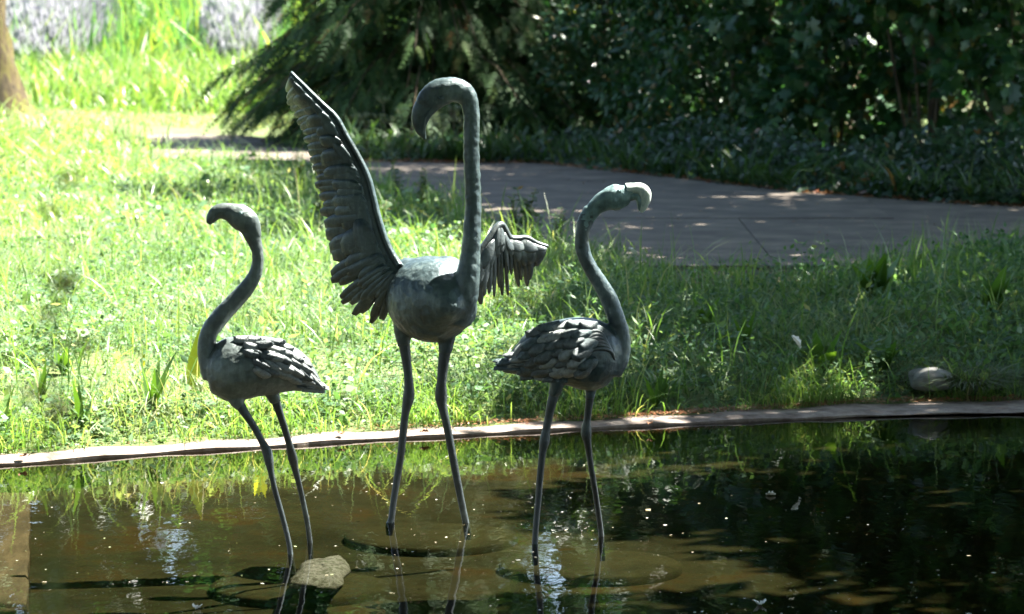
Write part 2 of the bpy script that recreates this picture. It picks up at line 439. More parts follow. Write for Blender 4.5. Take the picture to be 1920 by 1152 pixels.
# water: mirror + clear brown body
def build_water():
    m, n, out = newmat('pond_water')
    tc = N(n, 'ShaderNodeTexCoord')
    mp = N(n, 'ShaderNodeMapping'); mp.inputs['Scale'].default_value = (1, .35, 1); n.links.new(tc.outputs['Object'], mp.inputs[0])
    a = noise(n, 7, 3, .5, vec=mp.outputs[0]); b = noise(n, 45, 2, .5, vec=mp.outputs[0])
    s = N(n, 'ShaderNodeMath', operation='MULTIPLY_ADD'); n.links.new(b.outputs['Fac'], s.inputs[0]); s.inputs[1].default_value = .06; n.links.new(a.outputs['Fac'], s.inputs[2])
    bp = bump(n, s.outputs[0], .06, .02)
    fr = N(n, 'ShaderNodeFresnel'); fr.inputs[0].default_value = 1.33
    gl = N(n, 'ShaderNodeBsdfGlossy'); gl.inputs['Roughness'].default_value = .012; n.links.new(bp.outputs[0], gl.inputs['Normal'])
    tr = N(n, 'ShaderNodeBsdfTransparent'); tr.inputs[0].default_value = (.8, .76, .62, 1)
    mx = N(n, 'ShaderNodeMixShader'); n.links.new(fr.outputs[0], mx.inputs[0]); n.links.new(tr.outputs[0], mx.inputs[1]); n.links.new(gl.outputs[0], mx.inputs[2])
    n.links.new(mx.outputs[0], out.inputs[0])
    va = N(n, 'ShaderNodeVolumeAbsorption'); va.inputs[0].default_value = (.57, .585, .49, 1); va.inputs[1].default_value = 3.2; n.links.new(va.outputs[0], out.inputs[1])
    xs = np.linspace(-XP, XP, 41); k = len(xs)
    V = np.concatenate([np.stack([xs, lip_y(xs) + .088, np.zeros(k)], 1), np.stack([xs, np.full(k, 6.001), np.zeros(k)], 1)])
    V = np.concatenate([V, V - [0, 0, .9]]); V[:k, 1] += .0
    Fs = [(i + k, i + k + 1, i + 1, i) for i in range(k - 1)] + [(i + 2 * k, i + 1 + 2 * k, i + k + 1 + 2 * k, i + k + 2 * k) for i in range(k - 1)]
    Fs += [(i, i + 1, i + 1 + 2 * k, i + 2 * k) for i in range(k - 1)] + [(i + k + 1, i + k, i + 3 * k, i + 3 * k + 1) for i in range(k - 1)]
    Fs += [(0, 2 * k, 3 * k, k), (k - 1, 2 * k - 1, 4 * k - 1, 3 * k - 1)]
    link('water', mesh_vf('water', V, Fs, m, smooth=False), kind='structure')
build_water()

# ------------------------------------------------------------------ path of cast slabs, joints left open
def clip(poly, ax, v, keep_gt):
    out = []
    for i in range(len(poly)):
        a, b = poly[i], poly[(i + 1) % len(poly)]
        ia = (a[ax] > v) == keep_gt; ib = (b[ax] > v) == keep_gt
        if ia: out.append(a)
        if ia != ib:
            t = (v - a[ax]) / (b[ax] - a[ax]); out.append((a[0] + (b[0] - a[0]) * t, a[1] + (b[1] - a[1]) * t))
    return out
def build_path():
    root = link('path', mesh_vf('path', [(x, y, ZP + .004) for x, y in PATH], [tuple(range(len(PATH)))], M_bark, smooth=False), kind='structure')
    ys = [24.0, 28.2, 32.3, 36.6, 41.0, 46]; xs = [-8, -3.4, 1.6, 6.4]
    for i in range(len(ys) - 1):
        sh = (i % 2) * 1.1
        for j in range(len(xs) - 1):
            g = .004
            p = PATH
            for ax, v, k in ((1, ys[i] + g, True), (1, ys[i + 1] - g, False), (0, xs[j] + sh + g, True), (0, xs[j + 1] + sh - g, False)):
                if len(p) > 2: p = clip(p, ax, v, k)
            if len(p) < 3: continue
            cx = sum(a for a, _ in p) / len(p); cy = sum(b for _, b in p) / len(p); n = len(p)
            z = ZP + .03 + random.uniform(-.004, .004)
            V = [(a - cx, b - cy, 0) for a, b in p] + [(a - cx, b - cy, -.028) for a, b in p]
            Fs = [tuple(range(n))] + [(k, k + n, (k + 1) % n + n, (k + 1) % n) for k in range(n)]
            link('slab', mesh_vf('slab', V, Fs, M_path, smooth=False), root, (cx, cy, z))
build_path()

# ------------------------------------------------------------------ the flamingo sculptures
def sect(rows, Y, sub=5):
    """rows: (px, py, dY, r_px, r_depth_px) -> centres and radii in metres"""
    q = [(*P(a, b, Y + d), M(r, Y), M(rd, Y)) for a, b, d, r, rd in rows]
    q = catmull(q, sub)
    return q[:, :3], q[:, 3], q[:, 4]
def rel(V, o): return np.asarray(V) - np.array(o)

def feather_mesh(name, mat, L=1, Wd=.5, pointed=.4, ridge=.09, thick=.05):
    """a sculpted feather lying along +Y, convex, with a raised shaft"""
    ts = [0, .2, .45, .7, .88, 1]; ws = [.5, .85, 1, .92, .62, .08 + .3 * (1 - pointed)]
    V = []; k = 5
    for t, wv in zip(ts, ws):
        for j in range(k):
            s = (j - 2) / 2
            V.append((s * Wd * .5 * wv, t * L, thick + ridge * (1 - s * s) * (1 - .4 * t) + (.03 if j == 2 else 0)))
    for t, wv in zip(ts, ws):
        for j in range(k):
            s = (j - 2) / 2
            V.append((s * Wd * .5 * wv * .97, t * L, -.02))
    nn = len(ts) * k; Fs = []
    for i in range(len(ts) - 1):
        for j in range(k - 1):
            a = i * k + j; Fs.append((a, a + 1, a + k + 1, a + k)); Fs.append((a + nn, a + nn + k, a + nn + k + 1, a + nn + 1))
        a = i * k; Fs.append((a, a + k, a + k + nn, a + nn)); a = i * k + k - 1; Fs.append((a, a + nn, a + nn + k, a + k))
    a = (len(ts) - 1) * k
    for j in range(k - 1): Fs.append((a + j, a + j + 1, a + j + 1 + nn, a + j + nn)); Fs.append((j + 1, j, j + nn, j + 1 + nn))
    return mesh_vf(name, V, Fs, mat)

def leg(parent, rows, Y, origin, mat):
    c, r, rb = sect([(a, b, d, q * .92, q * .92) for a, b, d, q in rows], Y, 4)
    V, Fs = loft(c, r, rb, seg=14)
    return link('leg', mesh_vf('leg', rel(V, origin), Fs, mat), parent)

def place_feathers(parent, body_me, origin, Y, rows, meshes, jit=.08):
    """rows: (px, py, side, angle_deg (0 = picture right, + = up), length_px, width_px, lift)"""
    bvh = BVHTree.FromPolygons([v.co.copy() for v in body_me.vertices], [tuple(p.vertices) for p in body_me.polygons])
    o = Vector(origin)
    for (px, py, ang, Lp, Wp, lift) in rows:
        a = P(px, py, Y - 1) - o; d = (P(px, py, Y) - P(px, py, Y - 1)).normalized()
        hit, nrm, _, _ = bvh.ray_cast(a, d)
        if hit is None: continue
        t = math.radians(ang + random.uniform(-6, 6))
        y = Vector((math.cos(t), 0, math.sin(t))); y = (y - nrm * y.dot(nrm))
        if y.length < .2: continue
        y.normalize(); y = (y + nrm * lift).normalized()
        x = y.cross(nrm).normalized(); z = x.cross(y)
        L = M(Lp, Y) * random.uniform(1 - jit, 1 + jit); Wd = M(Wp, Y) * random.uniform(1 - jit, 1 + jit)
        R = Matrix((x, y, z)).transposed().to_4x4()
        f = link('feather', random.choice(meshes), parent)
        f.matrix_local = Matrix.Translation(hit - nrm * .002) @ R @ Matrix.Diagonal((Wd / .5, L, M(14, Y) / .16 * .8, 1))

def eye(parent, px, py, Y, dY, rpx, origin, mat):
    c = P(px, py, Y + dY) - Vector(origin); r = M(rpx, Y)
    V, Fs = [], []
    R = []
    for i in range(9):          # a rounded rim with a ball in it
        th = math.pi * i / 8
        R.append((-r * math.cos(th) * .8, r * max(math.sin(th), .02)))
    cen = [(c.x, c.y + a, c.z) for a, _ in R]; rr = [b for _, b in R]
    V, Fs = loft(cen, rr, rr, bref=(1, 0, 0), seg=12)
    link('eye', mesh_vf('eye', V, Fs, mat), parent)
    th = np.linspace(0, 2 * np.pi, 17)
    pts = [(c.x + 1.25 * r * math.cos(a), c.y - .2 * r, c.z + .9 * r * math.sin(a)) for a in th]
    V, Fs = loft(pts, [r * .25] * 17, [r * .25] * 17, seg=6)
    link('eyelid', mesh_vf('eyelid', V, Fs, mat), parent)

def footing(parent, px, py, rpx, Y, origin, z=-.035):
    c = G(px, py, z); r = M(rpx, Y)
    V = []; n = 40
    for rr, zz in ((r * .8, 0), (r * .96, -.008), (r, -.016), (r * .99, -.075)):
        for i in range(n):
            a = 2 * math.pi * i / n; q = rr * (1 + .02 * math.sin(3 * a + px))
            V.append((c.x + q * math.cos(a), c.y + q * math.sin(a), c.z + zz))
    V.append((c.x, c.y, c.z)); Fs = []
    for k in range(3):
        for i in range(n):
            j = (i + 1) % n; Fs.append((k * n + i, (k + 1) * n + i, (k + 1) * n + j, k * n + j))
    for i in range(n): Fs.append((4 * n, i, (i + 1) % n))
    link('footing', mesh_vf('footing', rel(V, origin), Fs, M_footing), parent)

# ---- left bird
def left_bird():
    Y = 14.4; o = P(548, 1062, Y); o.z = 0
    root = thing('flamingo_sculpture', o, 'smallest bronze flamingo statue, looking left, with sunlit back feathers, in the water at left', 'statue', 'bronze flamingos standing in the pool')
    neck = [(470, 437, 0, 16, 13), (478, 455, 0, 13, 12), (483, 474, 0, 11.5, 11), (483, 492, 0, 11, 11), (480, 510, 0, 12.5, 12), (471, 528, 0, 14, 13), (457, 547, 0, 15.5, 14),
            (440, 565, 0, 16.5, 15), (422, 584, 0, 17, 16), (405, 604, 0, 17.5, 16), (393, 622, 0, 17, 16), (387, 642, 0, 16.5, 17), (387, 662, 0, 17, 19), (391, 685, 0, 18, 22), (400, 705, 0, 22, 26)]
    head = [(480, 447, 0, 12, 10), (468, 424, 0, 22, 15), (458, 413, 0, 24.5, 17), (445, 405, 0, 23.5, 16), (432, 399, 0, 18.5, 13), (420, 397, 0, 14.5, 10)]
    bodyx = [(384, 688, 706), (392, 664, 728), (405, 648, 744), (428, 633, 755), (460, 629, 749), (490, 630, 744), (520, 638, 741), (550, 656, 739), (575, 684, 738), (592, 708, 736), (600, 722, 734)]
    dep = [10, 30, 43, 54, 58, 56, 50, 38, 24, 14, 5]
    body = [(x, (a + b) / 2, 0, (b - a) / 2, d) for (x, a, b), d in zip(bodyx, dep)]
    th1 = [(432, 720, -.03, 22, 20), (442, 748, -.03, 15, 15), (452, 765, -.03, 10, 10)]
    th2 = [(500, 715, .04, 20, 18), (512, 742, .04, 13, 13), (518, 756, .04, 9.5, 9.5)]
    parts = []
    for rows in (neck, head, body, th1, th2):
        c, a, b = sect(rows, Y); parts.append(loft(c, a, b, seg=24))
    V, Fs = join(parts)
    me = fuse(mesh_vf('b', rel(V, o), Fs, None), .0055, 4, M_bronze_left, 'body', .005)
    link('body', me, root)
    bk = [(430, 398, 0, 17, 11), (417, 396, 0, 15, 10.5), (406, 399, 0, 13.5, 10), (399, 406, 0, 11.5, 8.5), (394, 414, 0, 8.5, 6), (391, 420, 0, 4, 4)]
    c, a, b = sect(bk, Y); V, Fs = loft(c, a, b, seg=20)
    beak = link('beak', mesh_vf('beak', rel(V, o), Fs, M_bronze_left), root)
    # groove of the bill as a raised edge along its side
    g = [P(x, y, Y - M(10.5, Y)) for x, y in ((436, 402), (424, 398), (413, 399), (404, 405), (396, 415))]
    V, Fs = tube(rel(g, o), [.0016] * 5, 6, 4); link('bill_edge', mesh_vf('bill_edge', V, Fs, M_bronze_left), beak)
    eye(root, 452, 401, Y, -M(13.5, Y), 4, o, M_verdigris)
    leg(root, [(447, 755, -.03, 11), (460, 776, -.03, 9), (476, 800, -.02, 7.5), (490, 826, -.02, 7.2), (500, 846, -.02, 10), (504, 862, -.02, 9.8), (509, 890, -.02, 6.2), (517, 925, -.01, 5.8), (529, 967, 0, 5.6), (541, 1015, 0, 5.4), (546, 1050, 0, 5.8), (549, 1068, 0, 6.5), (552, 1095, 0, 5)], Y, o, M_bronze_leg)
    leg(root, [(514, 745, .04, 10), (521, 765, .05, 8.5), (532, 798, .08, 7.5), (542, 832, .11, 7.2), (548, 856, .14, 10), (553, 878, .16, 7.6), (560, 905, .18, 6), (568, 940, .21, 5.6), (576, 980, .24, 5.5), (582, 1025, .28, 5.6), (583, 1050, .28, 5)], Y, o, M_bronze_leg)
    fm = [feather_mesh('feather', m_, 1, .5, p, .1, .02) for p, m_ in ((.3, M_bronze_pale), (.7, M_bronze_feather), (.9, M_bronze_pale))]  # paler bronze here also imitates sunlight on the back feathers
    rows = []
    for r, (y0, curve_) in enumerate([(690, 0), (675, 0), (660, 0), (647, 0), (637, 0)]):
        n = 9
        for i in range(n):
            x = 440 + i * 19 + (r % 2) * 9 + (4 - r) * 9
            yy = y0 + ((x - 470) / 130.0) ** 2 * (22 + 10 * r) - (0 if x > 450 else 2)
            top = np.interp(x, [q[0] for q in bodyx], [q[1] for q in bodyx])
            if yy < top + 3 or x > 585: continue
            rows.append((x, yy, -20 - (x - 428) / 8, 34 + (x - 428) * .08 + random.uniform(-5, 5), 21, .11))
    for k, (yy, xx) in enumerate([(706, 545), (714, 552), (722, 556), (700, 560), (712, 572), (722, 575), (728, 566)]):
        rows.append((xx, yy, -18 - k, 42, 13, .06))
    place_feathers(root, me, o, Y, rows, fm)
    footing(root, 560, 1092, 175, Y, o, -.15)
left_bird()

# ---- right bird
def right_bird():
    Y = 14.65; o = P(1003, 1030, Y); o.z = 0
    root = thing('flamingo_sculpture', o, 'bronze flamingo statue facing right with pale turquoise bill, right of the winged one', 'statue', 'bronze flamingos standing in the pool')
    neck = [(1110, 395, 0, 16, 13), (1098, 414, 0, 15, 13), (1092, 438, 0, 13.5, 13), (1092, 465, 0, 13.5, 13), (1102, 494, 0, 13.5, 13), (1124, 530, 0, 15, 14), (1140, 557, 0, 16.5, 15),
            (1152, 587, 0, 16.5, 16), (1164, 622, 0, 16, 17), (1167, 652, 0, 16, 19), (1160, 678, 0, 18, 22), (1146, 698, 0, 20, 26)]
    head = [(1104, 402, 0, 12, 10), (1120, 386, 0, 17, 13), (1138, 375, 0, 21, 16), (1153, 371, 0, 25.5, 17), (1167, 367, 0, 22, 15), (1180, 361, 0, 15, 11), (1188, 360, 0, 12, 9)]
    bodyx = [(940, 678, 700), (952, 668, 702), (967, 656, 704), (985, 638, 709), (1010, 615, 714), (1041, 602, 720), (1079, 594, 727), (1112, 598, 734), (1138, 610, 727), (1155, 630, 711), (1166, 655, 690)]
    dep = [10, 18, 26, 36, 48, 57, 62, 58, 48, 32, 12]
    body = [(x, (a + b) / 2, 0, (b - a) / 2, d) for (x, a, b), d in zip(bodyx, dep)]
    th1 = [(1050, 690, -.04, 24, 20), (1044, 722, -.04, 14, 14), (1038, 742, -.03, 10.5, 10.5)]
    th2 = [(1108, 700, .03, 22, 20), (1108, 728, .03, 12, 12), (1106, 748, .03, 9, 9)]
    parts = []
    for rows in (neck, head, body, th1, th2):
        c, a, b = sect(rows, Y); parts.append(loft(c, a, b, seg=24))
    V, Fs = join(parts)
    me = fuse(mesh_vf('b', rel(V, o), Fs, None), .0055, 4, M_bronze, 'body', .005)
    me.materials.append(M_verdigris)
    zc = P(1100, 402, Y).z; xh = P(1108, 380, Y).x - o.x
    for p in me.polygons:
        c = p.center
        if c.z > zc - .03 + .02 * math.sin(c.x * 160) + .012 * math.sin(c.z * 300 + c.y * 200) and c.x > xh - .035 + .015 * math.sin(c.z * 240 + c.y * 130): p.material_index = 1
    link('body', me, root)
    up = [(1174, 356, 0, 12.3, 11.0), (1188, 354.5, 0, 11.2, 10.5), (1200, 355.5, 0, 12.3, 10.5), (1207, 362, 0, 13.4, 10.5), (1209, 373, 0, 11.8, 8.8), (1207, 384, 0, 9.0, 7.2), (1204, 393, 0, 6.2, 5.0), (1202, 399, 0, 2.8, 2.8)]
    c, a, b = sect(up, Y); V, Fs = loft(c, a, b, seg=18)
    link('beak', mesh_vf('beak', rel(V, o), Fs, M_palebeak), root, label='cream and turquoise upper bill')
    lo = [(1170, 369, 0, 13, 10.5), (1184, 368, 0, 9.5, 10.3), (1194, 369, 0, 7.5, 10), (1199, 377, 0, 6, 8.5), (1199, 386, 0, 4.5, 6), (1199.5, 395, 0, 2.5, 3)]
    c, a, b = sect(lo, Y); V, Fs = loft(c, a, b, seg=18)
    link('lower_beak', mesh_vf('lower_beak', rel(V, o), Fs, M_verdigris), root)
    eye(root, 1161, 359, Y, -M(13, Y), 3.3, o, M_verdigris)
    leg(root, [(1041, 735, -.03, 11), (1034, 758, -.03, 10), (1029, 782, -.02, 8.5), (1024, 808, -.02, 8.5), (1021, 828, -.02, 10.6), (1017, 850, -.02, 7.5), (1013, 890, -.01, 7), (1009, 940, 0, 6.5), (1005, 985, 0, 6.2), (1003, 1020, 0, 6.2), (1003, 1038, 0, 7), (1003, 1060, 0, 6)], Y, o, M_bronze_leg)
    leg(root, [(1107, 738, .03, 9.5), (1104, 762, .04, 8), (1101, 788, .05, 7.5), (1099, 812, .06, 11), (1102, 832, .07, 7.5), (1107, 868, .1, 6.2), (1114, 910, .13, 6), (1121, 955, .16, 5.8), (1127, 1000, .19, 5.8), (1129, 1028, .2, 6), (1130, 1052, .2, 5)], Y, o, M_bronze_leg)
    fm = [feather_mesh('feather', m_, 1, .5, p, .12, .02) for p, m_ in ((.15, M_bronze_feather), (.35, M_bronze), (.6, M_bronze_feather), (.3, M_bronze_pale))]
    rows = []
    # rows of rounded back feathers, laid like tiles from the shoulder to the tail
    for r in range(6):
        for i in range(8):
            x = 1118 - i * 23 - (r % 2) * 11
            yy = 607 + r * 16 + ((1080 - x) / 110) ** 2 * 34
            top = np.interp(x, [q[0] for q in bodyx], [q[1] for q in bodyx]); bot = np.interp(x, [q[0] for q in bodyx], [q[2] for q in bodyx])
            if yy < top + 5 or yy > bot - 22 or x < 950: continue
            rows.append((x, yy, 180 + 18 + (1118 - x) / 9, 38 + random.uniform(-5, 5), 29, .12))
    for k, (xx, yy) in enumerate([(1000, 672), (990, 680), (1004, 690), (985, 668), (975, 678), (978, 690), (970, 684), (1020, 695)]):
        rows.append((xx, yy, 180 + 14 - k * 2, 50, 15, .04))
    # fringe under the tail
    for k in range(6): rows.append((1000 + k * 13, 703 + k * 1.5, 205, 24, 13, .15))
    place_feathers(root, me, o, Y, rows, fm)
    # long curled shoulder plumes
    bvh = BVHTree.FromPolygons([v.co.copy() for v in me.vertices], [tuple(p.vertices) for p in me.polygons])
    for k in range(6):
        s = k / 5.0
        pts2 = [(1152 - 2 * k, 672 - 4 * k + 3), (1146 - k * 3, 652 - 6 * k + 8), (1130 - k * 3, 640 - 6.5 * k + 14), (1112 - k * 3, 644 - 5 * k + 12), (1098 - k * 4, 658 - 3 * k + 10), (1088 - 4 * k, 672 - k + 6)]
        q = []
        for a, b in catmull(pts2, 4):
            s0 = P(a, b, Y - 1) - o; d = (P(a, b, Y) - P(a, b, Y - 1)).normalized()
            h, nn, _, _ = bvh.ray_cast(s0, d)
            if h is not None: q.append(h + nn * .001)
        if len(q) > 5:
            rr = [M(4.6, Y) * math.sin(math.pi * (.12 + .8 * i / (len(q) - 1))) for i in range(len(q))]
            V, Fs = tube(q, rr, 8); link('plume', mesh_vf('plume', V, Fs, M_bronze_feather), root)
    footing(root, 1110, 1052, 180, Y, o, -.14)
right_bird()

# ---- centre bird with spread wings
def centre_bird():
    Y = 15.2; o = P(733, 988, Y); o.z = 0
    root = thing('flamingo_sculpture', o, 'tallest bronze flamingo statue with raised open wings and head bent down', 'statue', 'bronze flamingos standing in the pool')
    neck = [(880, 190, -.16, 17.5, 13.8), (884, 215, -.16, 15.6, 13.8), (884, 245, -.16, 15.2, 13.8), (884, 290, -.16, 15.2, 14.7), (886, 340, -.16, 15.2, 14.7), (887, 390, -.16, 15.6, 15.6), (885, 435, -.17, 17.0, 16.6), (882, 478, -.17, 18.9, 18.4), (877, 520, -.17, 23.0, 24.0), (868, 560, -.15, 28.0, 32.0), (852, 592, -.12, 36.0, 40.0)]
    head = [(886, 208, -.16, 13, 11), (879, 188, -.16, 17.5, 14), (866, 173, -.16, 22, 17), (845, 169, -.16, 24, 19), (822, 175, -.16, 26, 19), (805, 189, -.16, 24, 16), (796, 202, -.16, 20, 13)]
    # body runs towards the viewer and to the right
    body = [(772, 512, .33, 6, 8), (776, 528, .28, 30, 32), (784, 545, .2, 56, 58), (798, 556, .08, 76, 78), (812, 562, -.03, 81, 84), (826, 564, -.11, 73, 70), (838, 568, -.18, 52, 50), (846, 572, -.23, 24, 24), (848, 572, -.25, 5, 5)]
    parts = []
    for rows in (neck, head):
        c, a, b = sect(rows, Y); parts.append(loft(c, a, b, seg=24))
    q = catmull([(*P(a, b, Y + d), M(r, Y), M(rd, Y)) for a, b, d, r, rd in body], 5)
    # here the axis runs in depth: width axis = picture x
    parts.append(loft(q[:, :3], q[:, 3], q[:, 4], bref=(1, 0, 0), seg=32))
    for cx, cy, dd, ra, rz, rd in ((766, 535, .06, 40, 52, 60), (762, 572, .04, 34, 40, 50), (858, 578, -.1, 37, 42, 46), (838, 520, .02, 40, 40, 60), (812, 606, -.06, 52, 36, 60)):
        t = np.linspace(-1, 1, 13); cc = P(cx, cy, Y + dd); r0 = np.sqrt(np.maximum(1 - t * t, .0004))
        parts.append(loft([(cc.x, cc.y + M(rd, Y) * q, cc.z) for q in t], M(rz, Y) * r0, M(ra, Y) * r0, bref=(1, 0, 0), seg=24))
    for rows in ([(765, 590, .02, 30, 26), (755, 618, .02, 18, 17), (758, 648, .02, 12, 12)], [(835, 605, -.08, 32, 28), (837, 635, -.08, 17, 16), (834, 664, -.08, 12, 12)]):
        c, a, b = sect(rows, Y); parts.append(loft(c, a, b, seg=20))
    V, Fs = join(parts)
    me = fuse(mesh_vf('b', rel(V, o), Fs, None), .006, 5, M_bronze, 'body', .006)
    link('body', me, root)
    bk = [(806, 190, -.16, 22, 14), (795, 204, -.16, 20, 12.5), (789, 218, -.16, 17.5, 11), (787, 232, -.16, 14, 9.5), (789, 245, -.16, 9.5, 7), (794, 255, -.16, 5.5, 4.5), (797, 262, -.16, 2, 2)]
    c, a, b = sect(bk, Y); V, Fs = loft(c, a, b, seg=20)
    beak = link('beak', mesh_vf('beak', rel(V, o), Fs, M_bronze), root)
    g = [P(x, y, Y - .16 - M(11, Y)) for x, y in ((812, 202), (802, 212), (797, 226), (796, 240), (797, 254))]
    V, Fs = tube(rel(g, o), [.0018] * 5, 6, 4); link('bill_edge', mesh_vf('bill_edge', V, Fs, M_bronze), beak)
    eye(root, 826, 185, Y - .16, -M(17, Y), 4.5, o, M_bronze)
    leg(root, [(757, 640, .02, 12.5), (761, 668, .02, 10.5), (765, 700, .02, 9), (767, 728, .02, 10.5), (766, 746, .02, 12), (760, 775, .02, 8.2), (756, 810, .02, 8), (752, 850, .02, 7.8), (745, 895, .02, 7.4), (738, 940, .01, 7), (734, 972, 0, 7), (731, 986, 0, 9), (730, 1004, 0, 6)], Y, o, M_bronze_leg)
    leg(root, [(835, 655, -.08, 12.5), (831, 685, -.08, 11), (828, 715, -.08, 10), (827, 742, -.07, 12.5), (829, 760, -.07, 10), (835, 785, -.07, 8.4), (842, 820, -.06, 8), (850, 862, -.05, 8), (858, 905, -.04, 7.6), (867, 950, -.02, 7.2), (874, 983, -.0, 7), (876, 996, 0, 7.5), (878, 1012, 0, 6)], Y, o, M_bronze_leg)

    # wings: a ruled sheet between leading and trailing edge with layered feathers
    def wing(lead, trail, ydepth, ydroop, nrow, lead_r, mat, name_label):
        L = catmull(lead, 8); T = catmull(trail, 8)
        def arc(c, m):
            s = np.concatenate([[0], np.cumsum(np.linalg.norm(np.diff(c, axis=0), axis=1))]); s /= s[-1]
            u = np.linspace(0, 1, m); return np.stack([np.interp(u, s, c[:, 0]), np.interp(u, s, c[:, 1])], 1)
        m = len(L)
        def S(u, v):
            """u along the wing, root 0 to tip 1; v 0 leading edge to 1 trailing edge"""
            i = u * (m - 1); a = np.array([np.interp(i, range(m), L[:, 0]), np.interp(i, range(m), L[:, 1])]); b = np.array([np.interp(i, range(m), T[:, 0]), np.interp(i, range(m), T[:, 1])])
            p = a + (b - a) * v
            return P(p[0], p[1], Y + ydepth[0] + (ydepth[1] - ydepth[0]) * u + ydroop * (v ** 1.3) - .03 * math.sin(math.pi * min(v, 1)) )
        # membrane sheet with thickness
        nu, nv = 48, 9; V = []
        for side in (0, .012):
            for i in range(nu + 1):
                for j in range(nv + 1):
                    q = S(i / nu, j / nv * .74); V.append((q.x, q.y + side, q.z))
        n1 = (nu + 1) * (nv + 1); Fs = []
        for i in range(nu):
            for j in range(nv):
                a = i * (nv + 1) + j; Fs += [(a, a + 1, a + nv + 2, a + nv + 1), (a + n1, a + n1 + nv + 1, a + n1 + nv + 2, a + n1 + 1)]
        for i in range(nu):
            a = i * (nv + 1) + nv; Fs.append((a, a + n1, a + n1 + nv + 1, a + nv + 1)); a = i * (nv + 1); Fs.append((a, a + nv + 1, a + n1 + nv + 1, a + n1))
        # leading edge bone
        c = [S(i / nu, 0) for i in range(nu + 1)]; c = [(q.x, q.y + .004, q.z) for q in c]
        r = [M(np.interp(i / nu, [0, .15, .6, 1], lead_r), Y) for i in range(nu + 1)]
        V2, F2 = loft(c, r, [x * 1.5 for x in r], seg=12)
        V, Fs = join([(np.array(V), Fs), (V2, F2)])
        wobj = link('wing', mesh_vf('wing', rel(V, o), Fs, mat), root, label=name_label)
        # feathers: each one its own curved blade, built on the sheet
        for (cnt, v0, v1, jitter, wfac, off, u0, u1) in nrow:
            for k in range(cnt):
                u = u0 + (u1 - u0) * (k + .5) / cnt
                du = (u1 - u0) / cnt * wfac
                end = v1 * (1 + random.uniform(-jitter, jitter)); uu = u + random.uniform(-.15, .15) * du
                sweep = random.uniform(-.2, .25) * du
                Vf, Ff = [], []; ns, nc = 9, 5
                lift = off + random.uniform(0, .006)
                for i in range(ns):
                    t = i / (ns - 1); v = v0 + (end - v0) * t
                    wv = [.3, .75, .95, 1, 1, .98, .94, .8, .42][i]
                    for j in range(nc):
                        s = (j - 2) / 2
                        ux = min(max(uu + s * du * .5 * wv + sweep * t, 0.0), 1)
                        q = S(ux, v)
                        hgt = lift + .006 * (1 - s * s) * (1 - .3 * t) + (.003 if j == 2 else 0) + (.005 * s)
                        Vf.append((q.x, q.y - hgt, q.z))
                nn = len(Vf); Vf += [(x, y + .005 + (.003 if idx % nc == 2 else 0), z) for idx, (x, y, z) in enumerate(Vf)]
                for i in range(ns - 1):
                    for j in range(nc - 1):
                        a = i * nc + j; Ff += [(a, a + nc, a + nc + 1, a + 1), (a + nn, a + nn + 1, a + nn + nc + 1, a + nn + nc)]
                    a = i * nc; Ff.append((a, a + nn, a + nn + nc, a + nc)); a += nc - 1; Ff.append((a, a + nc, a + nn + nc, a + nn))
                a = (ns - 1) * nc
                for j in range(nc - 1): Ff.append((a + j, a + j + nn, a + j + nn + 1, a + j + 1))
                link('feather', mesh_vf('feather', rel(Vf, o), Ff, mat), wobj)
    pairs = [(752, 503, 722, 608), (750, 500, 696, 596), (745, 492, 658, 577), (736, 478, 636, 545), (722, 450, 622, 494), (708, 405, 611, 424), (699, 368, 600, 378), (689, 331, 592, 338), (671, 294, 584, 302),
             (648, 253, 570, 264), (630, 220, 562, 240), (602, 193, 549, 210), (570, 161, 537, 186), (545, 136, 535, 162)]
    lead = [q[:2] for q in pairs]; trail = [q[2:] for q in pairs]
    wing(lead, trail, (-.02, .06), .1, [(12, .2, 1.02, .07, 1.5, .002, .0, .3), (30, .15, 1.0, .05, 2.0, .002, .3, .99), (11, .18, .72, .15, 1.8, .006, .0, .3), (21, .17, .72, .14, 2.1, .006, .3, .96), (18, .14, .45, .2, 2.3, .007, .0, .94)], [8, 7, 6.5, 3.5], M_bronze, 'large raised wing')
    pairs = [(890, 500, 893, 578), (902, 472, 908, 576), (919, 446, 922, 556), (932, 426, 932, 536), (941, 422, 944, 532), (948, 432, 955, 536), (956, 445, 964, 520), (970, 447, 978, 525), (988, 446, 993, 529), (1007, 456, 1010, 508), (1026, 462, 1023, 482)]
    lead = [q[:2] for q in pairs]; trail = [q[2:] for q in pairs]
    wing(lead, trail, (.12, .3), .06, [(15, .25, 1.0, .3, 1.25, .004, .02, .99), (11, .15, .6, .25, 1.6, .012, .0, .96), (8, .04, .35, .1, 1.7, .018, .0, .95)], [8, 7.5, 6, 3.5], M_bronze_feather, 'small far wing held out to the right')
    footing(root, 810, 1000, 172, Y, o, -.13)
centre_bird()

def clump_noise(x, y, s, seed):
    r = np.random.default_rng(seed); v = np.zeros_like(x)
    for _ in range(7):
        a = r.uniform(0, 6.28); k = s * r.uniform(.6, 1.7); v += np.sin((x * math.cos(a) + y * math.sin(a)) * k + r.uniform(0, 6.28))
    return v / 2.6
def stuff(name, me, label, cat):
    o = link(name, me, kind='stuff'); o['label'] = label; o['category'] = cat; return o
